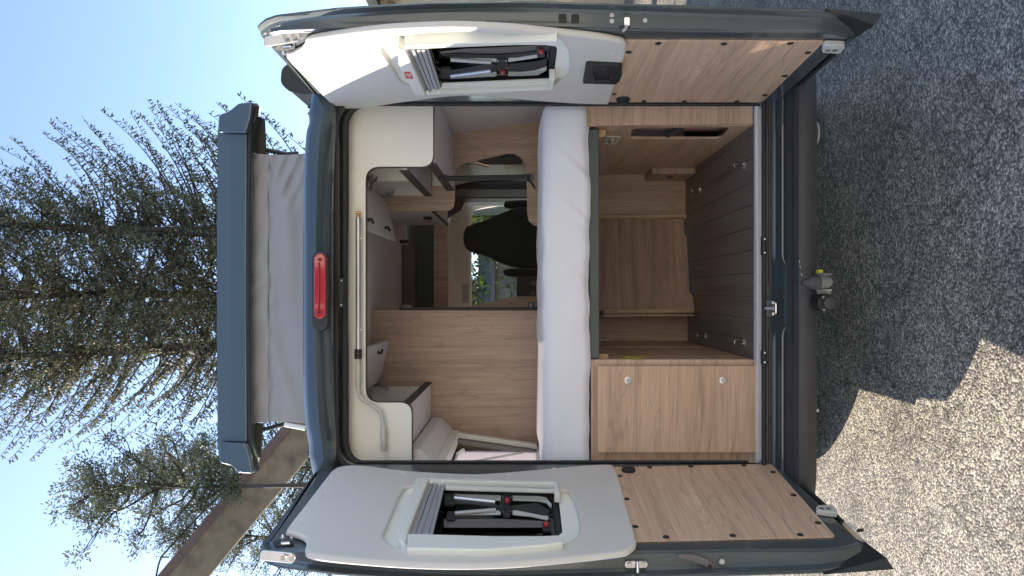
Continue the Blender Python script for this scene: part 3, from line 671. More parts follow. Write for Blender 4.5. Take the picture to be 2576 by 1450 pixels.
for x, y, r in ((1540, 310, .014), (1510, 420, .016), (1540, 520, .012), (700, 320, .016), (2130, 720, .014), (720, 560, .012)):
    slab('stay_hub', DL, [(x - r * 4600, y - r * 4600), (x + r * 4600, y - r * 4600), (x + r * 4600, y + r * 4600), (x - r * 4600, y + r * 4600)], wl, -.002, .012, M['blackp'], doorL, .006)
for x, y in ((1480, 308), (1605, 310), (1480, 520), (1605, 515), (585, 522)):
    p = DL.p(*wl(x, y), .0); tube('screw', [p, p + DL.n * .003], .003, M['chrome'], doorL, 8)
for x, y in ((1548, 326), (2122, 676)):
    slab('release_button', DL, [(x - 26, y - 20), (x + 26, y - 20), (x + 26, y + 20), (x - 26, y + 20)], wl, .012, .012, M['red'], doorL, .003)
# --- metalwork: upper hinge straps sit on the free-edge band, lower ones on the panel
def cam_plate(name, pts, Y0, thick, m, parent, slope=0, r=.006, bev=.002, n=SKY, **k):
    return plate(name, [rounded([P(u, v, Y0 + slope * i * 0) for i, (u, v) in enumerate(pts)], r)], n, thick, m, parent, bevel=bev, **k)
hs = cam_plate('hinge_strap', [(664, 92), (750, 82), (757, 93), (752, 104), (664, 118)], 2.43, .012, M['silver'], doorR, r=.010)
for u, v in ((717, 94), (738, 92)): tube('bolt', [P(u, v, 2.42), P(u, v, 2.412)], .0085, M['steel'], hs, 12)
hs = cam_plate('hinge_strap', [(655, 1385), (738, 1393), (746, 1404), (736, 1419), (651, 1410)], 2.38, .012, M['silver'], doorL, r=.010)
for u, v in ((712, 1404), (734, 1406)): tube('bolt', [P(u, v, 2.37), P(u, v, 2.362)], .0085, M['steel'], hs, 12)
def lowhinge(D, door, pts, cf):
    h = slab('lower_hinge', D, pts, cf, .022, .02, M['grey'], door, .008, .003)
    xs_ = [p[0] for p in pts]; ys_ = [p[1] for p in pts]; cx, cy = sum(xs_) / len(xs_), sum(ys_) / len(ys_)
    for dx in (-28, 22):
        p = D.p(*cf(cx + dx, cy + 4), .022); tube('bolt', [p, p + D.n * .004], .008, M['steel'], h, 12)
lowhinge(DR, doorR, [(1985, 345), (2010, 335), (2140, 340), (2148, 355), (2110, 398), (1985, 392), (1975, 370)], c4)
lowhinge(DL, doorL, [(1750, 445), (1762, 428), (1872, 424), (1908, 470), (1905, 484), (1790, 470), (1752, 466)], l2)
for x, y in ((1993, 573), (2018, 597)): fastener(DL, doorL, l2, x, y, .010, .0, 'bolt', 'grey', .005)
slab('edge_clip', DL, [(2045, 612), (2060, 600), (2100, 598), (2100, 616), (2060, 618)], l2, .006, .006, M['blackp'], doorL, .002)
for D, door, cf, c in ((DR, doorR, c3, (275, 325)), (DL, doorL, l1, (265, 642))):
    k = slab('upper_latch', D, [(c[0] - 85, c[1] + 5), (c[0] - 55, c[1] - 14), (c[0] - 10, c[1] - 16), (c[0] + 50, c[1] - 12), (c[0] + 60, c[1] + 8), (c[0] - 10, c[1] + 20), (c[0] - 60, c[1] + 22)], cf, .010, .010, M['blackp'], door, .004)
    slab('latch_tongue', D, [(c[0] - 28, c[1] - 6), (c[0] + 30, c[1] - 8), (c[0] + 30, c[1] + 6), (c[0] - 28, c[1] + 8)], cf, .016, .008, M['chrome'], k, .001)
    for dx, dy in ((-15, -28), (45, -26), (-22, 28)): 
        p = D.p(*cf(c[0] + dx, c[1] + dy), 0); bm = bmesh.new(); bm_tube(bm, [p, p + D.n * .006, p + D.n * .012], [.009, .007, .004], 12); bm_obj('bolt', bm, M['chrome'], k, smooth=True)
# edge details on the free-edge bands (faces look towards the camera)
def edge_pt(D, z, t, a=0):
    return D.w(interp(z, ZS, SP) + .012 + a, z, t)
def edge_plate(name, D, z0, z1, t0, t1, m, parent, a=.004, th=.006, r=.004, **k):
    pts = [edge_pt(D, z0, t0, a), edge_pt(D, z1, t0, a), edge_pt(D, z1, t1, a), edge_pt(D, z0, t1, a)]
    return plate(name, [rounded(pts, r)], D.e, th, m, parent, bevel=.0015, **k)
zof = lambda u, Y=2.42: EYE + (CU - u) * Y / F
e_ = edge_plate('edge_recess', DR, zof(1405), zof(1425), -.014, -.044, M['blackp'], doorR, .0015, .003, .006)
e_ = edge_plate('edge_recess', DR, zof(1437), zof(1457), -.014, -.044, M['blackp'], doorR, .0015, .003, .006)
for u, t in ((1539, -.022), (1539, -.042), (1623, -.026)):
    p = edge_pt(DR, zof(u), t, .002); tube('bolt', [p, p + DR.e * .005], .0075, M['grey'], doorR, 12)
lt = edge_plate('door_latch', DR, zof(1569), zof(1584), -.034, -.004, M['chrome'], doorR, .012, .012, .006)
tube('latch_hook', [edge_pt(DR, zof(1577), -.006, .014), edge_pt(DR, zof(1572), .006, .010), edge_pt(DR, zof(1566), .010, .004)], .006, M['steel'], lt, 8)
edge_plate('latch_mouth', DR, zof(1560), zof(1583), .004, -.008, M['blackp'], lt, .010, .01, .003)
ct = edge_plate('striker_plate', DL, zof(1572), zof(1630), -.020, -.044, M['silver'], doorL, .012, .008, .012)
tube('striker_pin', [edge_pt(DL, zof(1603), -.016, .020), edge_pt(DL, zof(1603), -.05, .030)], .006, M['chrome'], ct, 10)
for u in (1584, 1619):
    p = edge_pt(DL, zof(u), -.031, .014); tube('bolt', [p, p + DL.e * .005], .009, M['steel'], ct, 12)
p = edge_pt(DL, zof(1820), -.030, .004); tube('bolt', [p, p + DL.e * .006], .009, M['grey'], doorL, 12)
# black check strap arm on the left door
arm = [edge_pt(DL, zof(u), t, .010) for u, t in ((1706, -.004), (1715, .0), (1745, -.002), (1775, -.014), (1795, -.032), (1800, -.05), (1790, -.055), (1770, -.038), (1740, -.022), (1712, -.014))]
ca = plate('check_strap', [smooth_loop(arm, 3)], DL.e, .008, M['mgrey'], doorL, bevel=.002)
p = edge_pt(DL, zof(1789), -.043, .012); tube('pivot', [p, p + DL.e * .003], .008, M['blackp'], ca, 12)
# black lower outer cladding wedge of both doors
for D, door in ((DR, doorR), (DL, doorL)):
    hexa_pts = [D.w(a, z, t) for a, z, t in ((.20, .47, -.075), (.20, .47, -.05), (.20, .62, -.05), (.20, .62, -.09), (.822, .44, -.030), (.79, .45, -.008), (.79, .56, -.035), (.815, .62, -.052))]
    bmw = bmesh.new(); hexa(bmw, hexa_pts); bm_obj('lower_cladding', bmw, M['blackp'], door, bevel=.006)
    tube('trim_line', [D.w(.806, z, interp(z, ZS, TS) - .004) for z in (.62, 1.0)] + [D.w(interp(z, ZS, SP) + .05, z, interp(z, ZS, TS) - .0) for z in (1.3, 1.6, 1.9, 2.2)], .004, M['paint'], door, 8)
# ------------------------------------------------------------------ interior of the van
YB, YE = 4.2, 3.30          # partitions behind the bed; rear end panels of the lockers
def slabY(name, pts, Y, thick, m, parent=van, r=.0, bev=.0015, **k):
    q = [P(u, v, Y) for u, v in pts]
    return plate(name, [rounded(q, r)], SKY, thick, M[m] if isinstance(m, str) else m, parent, bevel=bev, **k)
# U-shaped cream end panel with dark edging
out = [(878, 300), (1040 - 1040 + 900, 262), (1092, 258), (1092, 422), (922, 422), (922, 1011), (1038, 1011), (1038, 1178), (878, 1178)]
def upanel(d):
    pts = [P(878 , 262, YE), P(1092 - d, 252, YE), P(1092 - d, 422 - d, YE), P(922 - d, 422 - d, YE), P(922 - d, 1011 + d, YE), P(1038 - d, 1011 + d, YE), P(1038 - d, 1182, YE), P(878, 1174, YE)]
    return rounded(pts, [.10, .0, .055, .065, .065, .055, 0, .13], 8)
ep = plate('edge_band', [upanel(0)], SKY, .018, M['dgrey'], van, bevel=.001, label='dark edging of the cream end panel')
me_pts = [p + Vector((0, -.003, 0)) for p in upanel(2.2)]
plate('end_panel', [me_pts], SKY, .012, M['cream'], ep, bevel=.001)
for v in (660, 758):
    k = tube('strap_loop', [P(877, v - 8, YE - .004), P(872, v - 8, YE - .02), P(872, v + 8, YE - .02), P(877, v + 8, YE - .004)], .0035, M['silver'], van, 8)
# side linings (lean inwards towards the roof)
def lining(sg, holes=()):
    bm = bmesh.new()
    ys = sorted(set([3.26, 3.42, 4.1, YB, 5.0, 6.0, 6.5, 6.8, 7.6, 7.9])); zs = [.5, 1.28, 1.53, 1.97, 2.12, 2.3, 2.46]
    for y0, y1 in zip(ys, ys[1:]):
        for z0, z1 in zip(zs, zs[1:]):
            if any(h[0] < (y0 + y1) / 2 < h[1] and h[2] < (z0 + z1) / 2 < h[3] for h in holes): continue
            X = lambda z: (XC + sg * (hw(z) - .065 - .055 * max(0, z - 1.5)))
            bm.faces.new([bm.verts.new(p) for p in ((X(z0), y0, z0), (X(z0), y1, z0), (X(z1), y1, z1), (X(z1), y0, z1))])
    bmesh.ops.remove_doubles(bm, verts=bm.verts, dist=.001); return bm
bm_obj('side_lining', lining(-1, lh), M['wallfab'], van); bm_obj('side_lining', lining(1, rh), M['wallfab'], van)
# ceiling, with the pop-top hatch beyond the first metre
box('ceiling', (-.80, 3.24, 2.462), (.88, 5.44, 2.475), M['ceil'], van, bevel=0)
box('overcab_bulkhead', (-.84, 5.92, 2.27), (.92, 5.95, 2.60), M['wallfab'], van, bevel=0)
box('ceiling', (-.78, 5.95, 2.40), (.86, 7.8, 2.415), M['ceil'], van, bevel=0)
# left big wall (washroom) and its black door seal
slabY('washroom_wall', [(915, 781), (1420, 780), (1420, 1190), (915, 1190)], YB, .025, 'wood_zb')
slabY('door_seal', [(1004, 773), (1352, 773), (1352, 782), (1004, 781)], YB - .004, .02, 'rubber')
slabY('wall_latch', [(1012, 768), (1022, 765), (1036, 769), (1036, 776), (1012, 775)], YB - .01, .012, 'mgrey')
kb = slabY('door_knob', [(1328, 761), (1345, 761), (1345, 775), (1328, 775)], YB - .012, .02, 'blackp', r=.008)
tube('cap', [P(1336, 768, YB - .03), P(1336, 768, YB - .06)], 0.013, M['mgrey'], kb, 14)
# right partition with the big cut-out
slabY('partition', [], YB, .03, 'wood_z') if False else None
pr_ = [(915, 534), (1128, 530), (1140, 524), (1144, 508), (1144, 436), (1150, 422), (1166, 412), (1275, 386), (1292, 387), (1304, 393), (1318, 405), (1324, 420), (1326, 535), (1330, 556), (1344, 568), (1420, 572), (1420, 300), (915, 300)]
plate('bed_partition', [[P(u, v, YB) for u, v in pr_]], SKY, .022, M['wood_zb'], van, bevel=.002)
# right lockers: boards and cream linings
RL = []
def board(name, lo, hi, m='white', **k): return box(name, lo, hi, M[m], van, bevel=.0015, **k)
Lk = box('locker_floor', (.552, YE + .018, 2.118), (.86, YB - .002, 2.134), M['lilac'], van, bevel=.001)
box('front_edge', (.546, YE + .018, 2.112), (.552, YB - .004, 2.152), M['dgrey'], Lk, bevel=.001)
Lb = box('locker_floor', (.585, YE + .018, 1.992), (.89, YB - .002, 2.006), M['lilac'], van, bevel=.001)
box('front_edge', (.578, YE + .018, 1.988), (.585, YB - .004, 2.03), M['dgrey'], Lb, bevel=.001)
board('locker_lining', (.552, YB - .012, 2.152), (.84, YB - .002, 2.458))
board('locker_lining', (.607, YB - .012, 2.008), (.88, YB - .002, 2.11))
board('locker_divider', (.556, 3.67, 2.136), (.85, 3.685, 2.44), 'cream')
board('locker_back', (.845, YE + .02, 2.136), (.852, YB, 2.45), 'cream')
tube('spot_lamp', [P(1158.5 - 1158.5 + 1098, 350, 3.7), P(1098, 350, 3.66)], .012, M['silver'], van, 12)
# left locker
Ll = box('locker_floor', (-.80, YE + .018, 2.118), (-.512, YB - .002, 2.134), M['lilac'], van, bevel=.001)
box('front_edge', (-.512, YE + .018, 2.112), (-.506, YB - .004, 2.152), M['dgrey'], Ll, bevel=.001)
board('locker_lining', (-.80, YB - .012, 2.136), (-.532, YB - .002, 2.458))
board('locker_lining', (-.80, 3.75, 2.136), (-.512, 3.762, 2.44), 'cream') if False else None
# flap doors, folded up and inwards
def flap(hx, hz, ox, oz, y0, y1, sg):
    d = Vector((ox - hx, 0, oz - hz)); n = Vector((-d.z, 0, d.x)).normalized(); n = n if n.z < 0 else -n
    f = plate('locker_door', [rounded([Vector((hx, y0, hz)), Vector((hx, y1, hz)), Vector((ox, y1, oz)), Vector((ox, y0, oz))], .003)], n, .016, M['lilac'], van, bevel=.0015)
    ym = (y0 + y1) / 2; q = Vector((hx, 0, hz)) + d * .80
    k = tube('catch', [Vector((q.x, ym, q.z)), Vector((q.x, ym, q.z)) + n * .018, Vector((q.x, ym, q.z)) + n * .022 + d.normalized() * .022], [.010, .007, .006], M['blackp'], f, 8)
    for yy in (y0 + .05, y1 - .05):
        h = Vector((hx, yy, hz)) + d * .03 + n * .004
        bm = bmesh.new()
        bx(bm, (h.x - .016, yy - .022, h.z - .03), (h.x + .016, yy + .022, h.z - .004))
        bx(bm, (h.x - .006 + sg * .03, yy - .012, h.z - .05), (h.x + .006 + sg * .03, yy + .012, h.z - .01))
        bm_tube(bm, [h + Vector((0, 0, -.02)), h + Vector((sg * .05, 0, -.05))], .006, 6)
        bm_obj('hinge', bm, M['steel'], f, bevel=.002)
    return f
flap(.53, 2.375, .293, 2.312, 3.62, 4.18, 1); flap(.53, 2.375, .293, 2.312, 3.32, 3.612, 1)
flap(-.50, 2.405, -.268, 2.352, 3.62, 4.18, -1); flap(-.50, 2.405, -.268, 2.352, 3.32, 3.612, -1)
# left side: valance, cream bar, window frame and pane on the lining
XL = lambda z: XC - (hw(z) - .065 - .055 * max(0, z - 1.5))
bm = bmesh.new()
secp = [(2.11, .02), (2.11, .09), (2.06, .10), (2.00, .055), (1.985, .03)]
for (z0, a0), (z1, a1) in zip(secp, secp[1:]):
    hexa(bm, [Vector(p) for p in ((XL(z0), 3.33, z0), (XL(z0) + a0, 3.33, z0), (XL(z1) + a1, 3.33, z1), (XL(z1), 3.33, z1), (XL(z0), 4.19, z0), (XL(z0) + a0, 4.19, z0), (XL(z1) + a1, 4.19, z1), (XL(z1), 4.19, z1))])
bm_obj('window_valance', bm, M['ceil'], van)
sw = plate('side_window', [rounded([Vector((XL(z) + .004 , y, z)) for y, z in ((3.40, 1.52), (4.10, 1.52), (4.10, 1.96), (3.40, 1.96))], .06)], Vector((1, 0, 0)), .006, M['acrylic'], van, bevel=.001)
bm = bmesh.new()
for lo, hi in (((.0, 3.36, 1.955), (.05, 4.15, 1.995)), ((.0, 4.105, 1.52), (.045, 4.15, 1.955)), ((.0, 3.36, 1.49), (.03, 4.15, 1.52))):
    z0, z1 = lo[2], hi[2]
    hexa(bm, [Vector(p) for p in ((XL(z0) - .01, lo[1], z0), (XL(z0) + hi[0], lo[1], z0), (XL(z1) + hi[0], lo[1], z1), (XL(z1) - .01, lo[1], z1), (XL(z0) - .01, hi[1], z0), (XL(z0) + hi[0], hi[1], z0), (XL(z1) + hi[0], hi[1], z1), (XL(z1) - .01, hi[1], z1))])
bm_obj('window_frame', bm, M['frame'], sw, bevel=.003)
bm = bmesh.new()
hexa(bm, [Vector(p) for p in ((XL(1.52) - .004, 4.06, 1.52), (XL(1.52) + .02, 4.06, 1.52), (XL(1.955) + .02, 4.06, 1.955), (XL(1.955) - .004, 4.06, 1.955), (XL(1.52) - .004, 4.104, 1.52), (XL(1.52) + .02, 4.104, 1.52), (XL(1.955) + .02, 4.104, 1.955), (XL(1.955) - .004, 4.104, 1.955))])
bm_obj('window_gasket', bm, M['mgrey'], sw)
tube('window_stay', [(XL(1.9) + .01, 3.55, 1.90), (XL(1.6) + .01, 4.0, 1.60)], .006, M['grey'], sw, 8)
tube('window_catch', [(XL(1.93) + .008, 3.75, 1.93), (XL(1.9) + .03, 3.78, 1.90)], .010, M['white'], sw, 8)

# --- beyond the partitions: living area and cab
# right wall: side window, dark pillar
plate('living_window', [rounded([Vector((.905, y, z)) for y, z in ((4.95, 1.50), (5.98, 1.50), (5.98, 2.0), (4.95, 2.0))], .04)], Vector((-1, 0, 0)), .006, M['pane'], van)
for z in (1.60, 1.72, 1.84): box('pane_bar', (.897, 5.0, z), (.899, 5.9, z + .012), M['frame'], van, bevel=0)
box('window_post', (.86, 4.70, 1.60), (.90, 4.96, 2.02), M['dgrey'], van)
tube('window_post', [(.855, 4.62, 2.02), (.865, 5.02, 1.84)], .018, M['silver'], van, 10)
box('pillar_trim', (.84, 6.0, .6), (.90, 6.5, 2.3), M['dgrey'], van, bevel=.02)
box('pillar_trim', (.83, 6.5, .6), (.90, 6.78, 2.3), M['mgrey'], van, bevel=.02)
# kitchen-side overhead cupboard beyond the partition
cb = box('overhead_cupboard', (.477, 4.26, 2.125), (.86, 5.2, 2.44), M['lilac'], van, bevel=.002)
box('front_edge', (.470, 4.26, 2.118), (.482, 5.2, 2.128), M['dgrey'], cb, bevel=.001)
kk = box('catch', (.462, 4.62, 2.17), (.477, 4.68, 2.22), M['blackp'], cb); tube('catch_lever', [(.462, 4.66, 2.19), (.445, 4.69, 2.175)], .008, M['chrome'], cb, 8)
# storage over the cab: dark cushions and a timber-look fascia
box('overcab_bed', (-.15, 5.46, 2.25), (.5, 5.9, 2.47), M['cushion'], van, bevel=.03)
box('overcab_cushion', (-.12, 5.28, 2.37), (.34, 5.44, 2.46), M['mgrey'], van, bevel=.035)
box('overcab_fascia', (-.2, 5.44, 2.148), (.505, 5.46, 2.25), M['wood_zb'], van)
tube('curtain_hook', [(.36, 5.2, 2.46), (.36, 5.2, 2.40)], .012, M['dgrey'], van, 8)
slabY('pillar_trim', [(1105, 452), (1345, 452), (1345, 470), (1210, 475), (1172, 483), (1171, 506), (1159, 531), (1129, 547), (1105, 552)], 6.55, .03, 'mgrey')
# cab headliner, visor, pillar
YC = 6.95
hl = [(1127, 800), (1127, 585), (1131, 558), (1140, 545), (1160, 530), (1171, 512), (1172, 478), (1186, 478), (1190, 498), (1326, 500), (1326, 516), (1190, 518), (1186, 540), (1185, 640), (1185, 800)]
cabh = plate('cab_headliner', [[P(u, v, YC) for u, v in hl]], SKY, .10, M['cream'], van, bevel=.015)
slabY('sun_visor', [(1153, 545), (1162, 540), (1181, 541), (1181, 706), (1153, 706)], YC - .012, .02, 'cream', cabh, r=.012, bev=.006)
slabY('visor_label', [(1159, 605), (1169, 605), (1169, 632), (1159, 632)], YC - .034, .002, 'white', cabh)
slabY('map_lamp', [(1163, 712), (1180, 716), (1180, 762), (1163, 762)], YC - .01, .015, 'grey', cabh, r=.02, bev=.005)
slabY('lamp_glass', [(1167, 722), (1178, 724), (1178, 752), (1167, 750)], YC - .026, .006, 'blind', cabh, r=.01)
cwf = [(1178, 482), (1192, 474), (1330, 474), (1330, 482), (1200, 484), (1330, 494), (1330, 502), (1195, 500)]
plate('cab_window_frame', [smooth_loop([P(u, v, YC - .15) for u, v in ((1174, 486), (1186, 478), (1210, 474), (1330, 473), (1330, 481), (1215, 483), (1196, 489), (1220, 497), (1330, 498), (1330, 505), (1210, 506), (1182, 498))], 3)], SKY, .05, M['cream'], van, bevel=.008)
box('wing_mirror', (1.0, 8.0, 1.35), (1.22, 8.12, 1.8), M['blackp'], van, bevel=.03)
# seats
def seat(name, pts, Y, m, th=.12, lab=None):
    return plate(name, [smooth_loop([P(u, v, Y) for u, v in pts], 4)], SKY, th, M[m], van, bevel=.035, label=lab)
k5 = lambda x, y: (1105 + .27427 * x, 410.4 + .27427 * y)
seat('seat_backrest', [k5(*p) for p in ((300, 560), (245, 585), (222, 640), (217, 705), (235, 770), (290, 815), (420, 852), (600, 932), (760, 968), (960, 985), (960, 560), (860, 420), (760, 400), (650, 425), (420, 520))], 5.7, 'dark', .14)
seat('headrest', [k5(*p) for p in ((600, 355), (640, 342), (900, 342), (900, 420), (650, 418), (595, 395))], 5.9, 'dark', .1)
seat('headrest', [k5(*p) for p in ((600, 975), (720, 965), (900, 972), (900, 1040), (640, 1042), (590, 1010))], 5.62, 'dark', .1)
# kitchen block seen past the door edge
kt = slabY('kitchen_panel', [(1300, 697), (1400, 697), (1400, 748), (1300, 747)], 5.2, .02, 'dgrey')
for v in (712, 738):
    tube('hob_knob', [P(1341, v, 5.19), P(1341, v, 5.16)], 0.018, M['mgrey'], kt, 14)
slabY('kitchen_worktop', [(1176, 772), (1300, 746), (1400, 746), (1400, 776), (1176, 776)], 4.9, .03, 'wood_zb')
box('dashboard', (-.8, 7.75, 1.0), (.9, 8.3, 1.36), M['grey'], van, bevel=.04)
box('cab_floor', (-.9, 4.76, .44), (.95, 8.2, .5), M['wood_y'], van, bevel=0)
# strap hanging from the right locker
tube('curtain_strap', smooth_loop([P(1088, 408, 3.62), P(1097, 428, 3.64), P(1112, 444, 3.66), P(1134, 451, 3.68), P(1197, 451, 3.7), P(1335, 447, 3.72)], 4, False), .010, M['blackp'], van, 8)
tube('curtain_strap', smooth_loop([P(1092, 402, 3.60), P(1103, 430, 3.62), P(1118, 443, 3.64), P(1140, 446, 3.66), P(1200, 445, 3.68), P(1338, 442, 3.7)], 4, False), .007, M['rubber'], van, 8)
slabY('strap_buckle', [(1336, 440), (1346, 440), (1346, 454), (1336, 454)], 3.68, .012, 'mgrey', r=.003)
tube('strap_tail', [P(1326, 452, 3.66), P(1336, 458, 3.64), P(1346, 474, 3.62)], .006, M['rubber'], van, 6)

# ------------------------------------------------------------------ load bay under the bed
bm_ = slabY('bed_beam', [(1480, 325), (1507, 325), (1508, 898), (1500, 905), (1484, 903)], YE + .0, .04, 'beam', r=.012, bev=.004)
slabY('bed_gap', [(1474, 262), (1480, 262), (1480, 1160), (1474, 1160)], YE + .03, .02, 'rubber')
box('bed_base', (-.80, 3.34, 1.27), (.86, YB - .01, 1.30), M['mgrey'], van, bevel=0)
# right corner post
cp = slabY('corner_post', [(1483, 255), (1895, 255), (1895, 312), (1520, 316), (1483, 318)], YE - .02, .018, 'wood_x')
slabY('post_edging', [(1478, 252), (1484, 252), (1486, 318), (1478, 318)], YE - .024, .03, M['pine'], cp)
# right side panel with recess
XRr = .745
def pr_side(y, z): return Vector((XRr, y, z))
hole = rounded([pr_side(3.34, 1.10), pr_side(3.34, .66), pr_side(3.58, .64), pr_side(3.58, 1.08)], .04, 5)
plate('bay_side_panel', [[pr_side(3.30, .575), pr_side(4.68, .575), pr_side(4.68, 1.27), pr_side(3.30, 1.27)], hole], Vector((-1, 0, 0)), .012, M['wood_y'], van, bevel=.0015)
box('recess_back', (.80, 3.31, .6), (.81, 3.66, 1.15), M['wood_zb'], van, bevel=0)
tube('recess_strap', [(.762, 3.35, .86), (.762, 3.57, .90)], .014, M['dgrey'], van, 8)
rh_ = plate('recessed_pull', [rounded([pr_side(y, z) + Vector((-.004, 0, 0)) for y, z in ((3.52, 1.20), (3.70, 1.20), (3.70, 1.13), (3.52, 1.13))], .008), rounded([pr_side(y, z) + Vector((-.004, 0, 0)) for y, z in ((3.545, 1.188), (3.675, 1.188), (3.675, 1.142), (3.545, 1.142))], .006)], Vector((-1, 0, 0)), .008, M['grey'], van)
tube('pull_bar', [(.738, 3.56, 1.165), (.738, 3.66, 1.165)], .007, M['grey'], rh_, 8)
for y, z in ((3.5, .63), (3.9, .60), (4.2, .61)): tube('panel_screw', [(XRr - .001, y, z), (XRr - .004, y, z)], .006, M['steel'], van, 8)
sh = box('floor_box', (.705, 4.38, .575), (.742, 4.66, .83), M['wood_xb'], van)
slabY('corner_batten', [(1507, 326), (1524, 326), (1524, 341), (1507, 350)], 3.36, .03, M['pine'])
tube('floor_box_hole', [(.702, 4.5, .70), (.707, 4.5, .70)], .022, M['rubber'], sh, 14)
# back wall pieces
YF = 4.66
slabY('bay_back_panel', [(1500, 430), (1726, 430), (1726, 545), (1500, 545)], YF, .015, 'wood_zb')
slabY('edge_batten', [(1504, 541), (1727, 540), (1727, 551), (1504, 553)], YF - .03, .03, M['pine'])
# removable centre board, standing slightly askew
bA = [P(1506, 551, 4.60), P(1506, 782, 4.42), P(1747, 779, 4.42), P(1743, 740, 4.44), P(1736, 738, 4.44), P(1731, 640, 4.52), P(1728, 590, 4.56), P(1722, 588, 4.56), P(1721, 551, 4.60)]
nA = (bA[1] - bA[0]).cross(Vector((0, 0, 1))).normalized(); nA = nA if nA.y < 0 else -nA
plate('centre_board', [bA], nA, .014, M['wood_xb'], van)
slabY('edge_batten', [(1520, 778), (1747, 777), (1747, 787), (1520, 789)], 4.38, .05, M['pine'])
slabY('board_edge', [(1520, 791), (1745, 790), (1745, 796), (1520, 798)], 4.40, .08, 'wood_zb')
slabY('bay_back_panel', [(1500, 780), (1745, 780), (1745, 900), (1500, 900)], 4.60, .015, 'wood_zb')
# side board of the left cupboard facing the bay
XLb = -.298
cab_side = plate('cupboard_side', [[Vector((XLb, y, z)) for y, z in ((3.30, .575), (4.60, .575), (4.60, 1.27), (3.30, 1.27))]], Vector((1, 0, 0)), .015, M['wood_y'], van)
slabY('board_edge', [(1518, 872), (1768, 873), (1768, 881), (1518, 880)], 4.05, .45, 'wood_zb')
pl = P(1530, 868, 4.2); bmv = bmesh.new()
for i in range(6):
    for j in range(5):
        bx(bmv, (-.262, 4.12 + i * .022, 1.09 + j * .022), (-.258, 4.132 + i * .022, 1.102 + j * .022))
bm_obj('vent_grille', bmv, M['grey'], van, kind='stuff')
slabY('corner_batten', [(1506, 890), (1530, 892), (1530, 906), (1506, 906)], 3.35, .04, M['pine'])
bm = bmesh.new(); bm_tube(bm, [(XLb + .0005, 3.40, 1.09), (XLb + .003, 3.40, 1.09)], .05, 24)
bm_obj('yellow_label', bm, M['yellow'], van)
# left cupboard front
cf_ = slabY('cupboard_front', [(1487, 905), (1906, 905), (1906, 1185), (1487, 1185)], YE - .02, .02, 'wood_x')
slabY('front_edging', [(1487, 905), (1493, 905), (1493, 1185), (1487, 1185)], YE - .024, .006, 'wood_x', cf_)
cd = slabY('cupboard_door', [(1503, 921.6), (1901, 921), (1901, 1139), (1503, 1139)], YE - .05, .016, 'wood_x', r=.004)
for u in (1580.5, 1819.5):
    bm = bmesh.new(); c = P(u, 957.5, YE - .05)
    bm_tube(bm, [c, c + SKY * .004, c + SKY * .005], [.0172, .0172, .0145], 20); kn = bm_obj('push_lock', bm, M['silver'], cd, smooth=True)
    bm = bmesh.new(); bm_tube(bm, [c + SKY * .003, c + SKY * .010, c + SKY * .0115], [.0115, .0115, .009], 20); bm_obj('push_lock', bm, M['grey'], cd, smooth=True)
# floor: dark planks running forward, each with open joints
ZF = .572
jv = [262, 330, 392, 454.6, 512, 570, 628, 686, 746, 802.5, 860, 930]
jx = [(CV - v) * 3.25 / F for v in jv]
for a, c in zip(jx, jx[1:]):
    box('floor_plank', (c + .0012, 3.245, ZF - .012), (a - .0012, 4.70, ZF - .0), M['floor'], van, bevel=.0012)
box('subfloor', (-.80, 3.24, ZF - .03), (.86, 4.75, ZF - .0135), M['rubber'], van, bevel=0)
# tie-down eyes
def eye(x, y):
    bm = bmesh.new(); bm_tube(bm, disc_pts((x, y, ZF + .026), (0, 1, .3), .013, 14, .026) + disc_pts((x, y, ZF + .026), (0, 1, .3), .013, 14, .026)[:1], .0035, 8, False)
    o = bm_obj('lashing_eye', bm, M['chrome'], van, smooth=True)
    bm = bmesh.new(); bx(bm, (x - .016, y - .010, ZF), (x + .016, y + .010, ZF + .003)); bm_obj('eye_base', bm, M['steel'], o, bevel=.001)
for x, y in ((.59, 3.42), (.593, 4.27), (-.228, 3.42), (-.24, 4.14)): eye(x, y)
# sill: aluminium strip, painted step, latch striker
ss = slabY('sill_strip', [(1900, 262), (1925, 262), (1925, 1166), (1906, 1166)], 3.235, .01, 'alu', bev=.003)
box('sill_strip_top', (-.76, 3.228, ZF - .001), (.84, 3.27, ZF + .004), M['alu'], ss, bevel=.001)
for v in (300, 486, 710, 870, 1040): tube('rivet', [P(1911, v, 3.226), P(1911, v, 3.222)], .0035, M['steel'], ss, 8)
bm = bmesh.new()
nn = 60; rws = []
for i in range(nn + 1):
    x = -.80 + 1.66 * i / nn; k = abs(x - .0 + .0 + .018) ; dip = cubic(max(0, min(1, (.165 - abs(x + .012)) / .05)))
    s_ = [(3.235, .545), (3.20, .535), (3.185, .525), (3.18 - .02 * dip, .512 - .006 * dip), (3.16 - .03 * dip, .508 - .01 * dip), (3.135 - .03 * dip, .500 - .012 * dip), (3.125 - .03 * dip, .47)]
    rws.append([bm.verts.new((x, y, z)) for y, z in s_])
for a, c in zip(rws, rws[1:]):
    for j in range(len(a) - 1): bm.faces.new((a[j], c[j], c[j + 1], a[j + 1]))
bm_obj('rear_sill', bm, M['paint'], van, smooth=True)
tube('sill_seal', [P(1936, 262, 3.19), P(1936, 640, 3.19), P(1939, 715, 3.18)], .008, M['dgrey'], van, 8)
tube('sill_seal', [P(1939, 830, 3.18), P(1936, 880, 3.19), P(1936, 1165, 3.19)], .008, M['dgrey'], van, 8)
sk = slabY('striker', [(1928, 755), (1948, 755), (1952, 765), (1952, 785), (1948, 797), (1928, 797)], 3.13, .006, 'paint_in', r=.006)
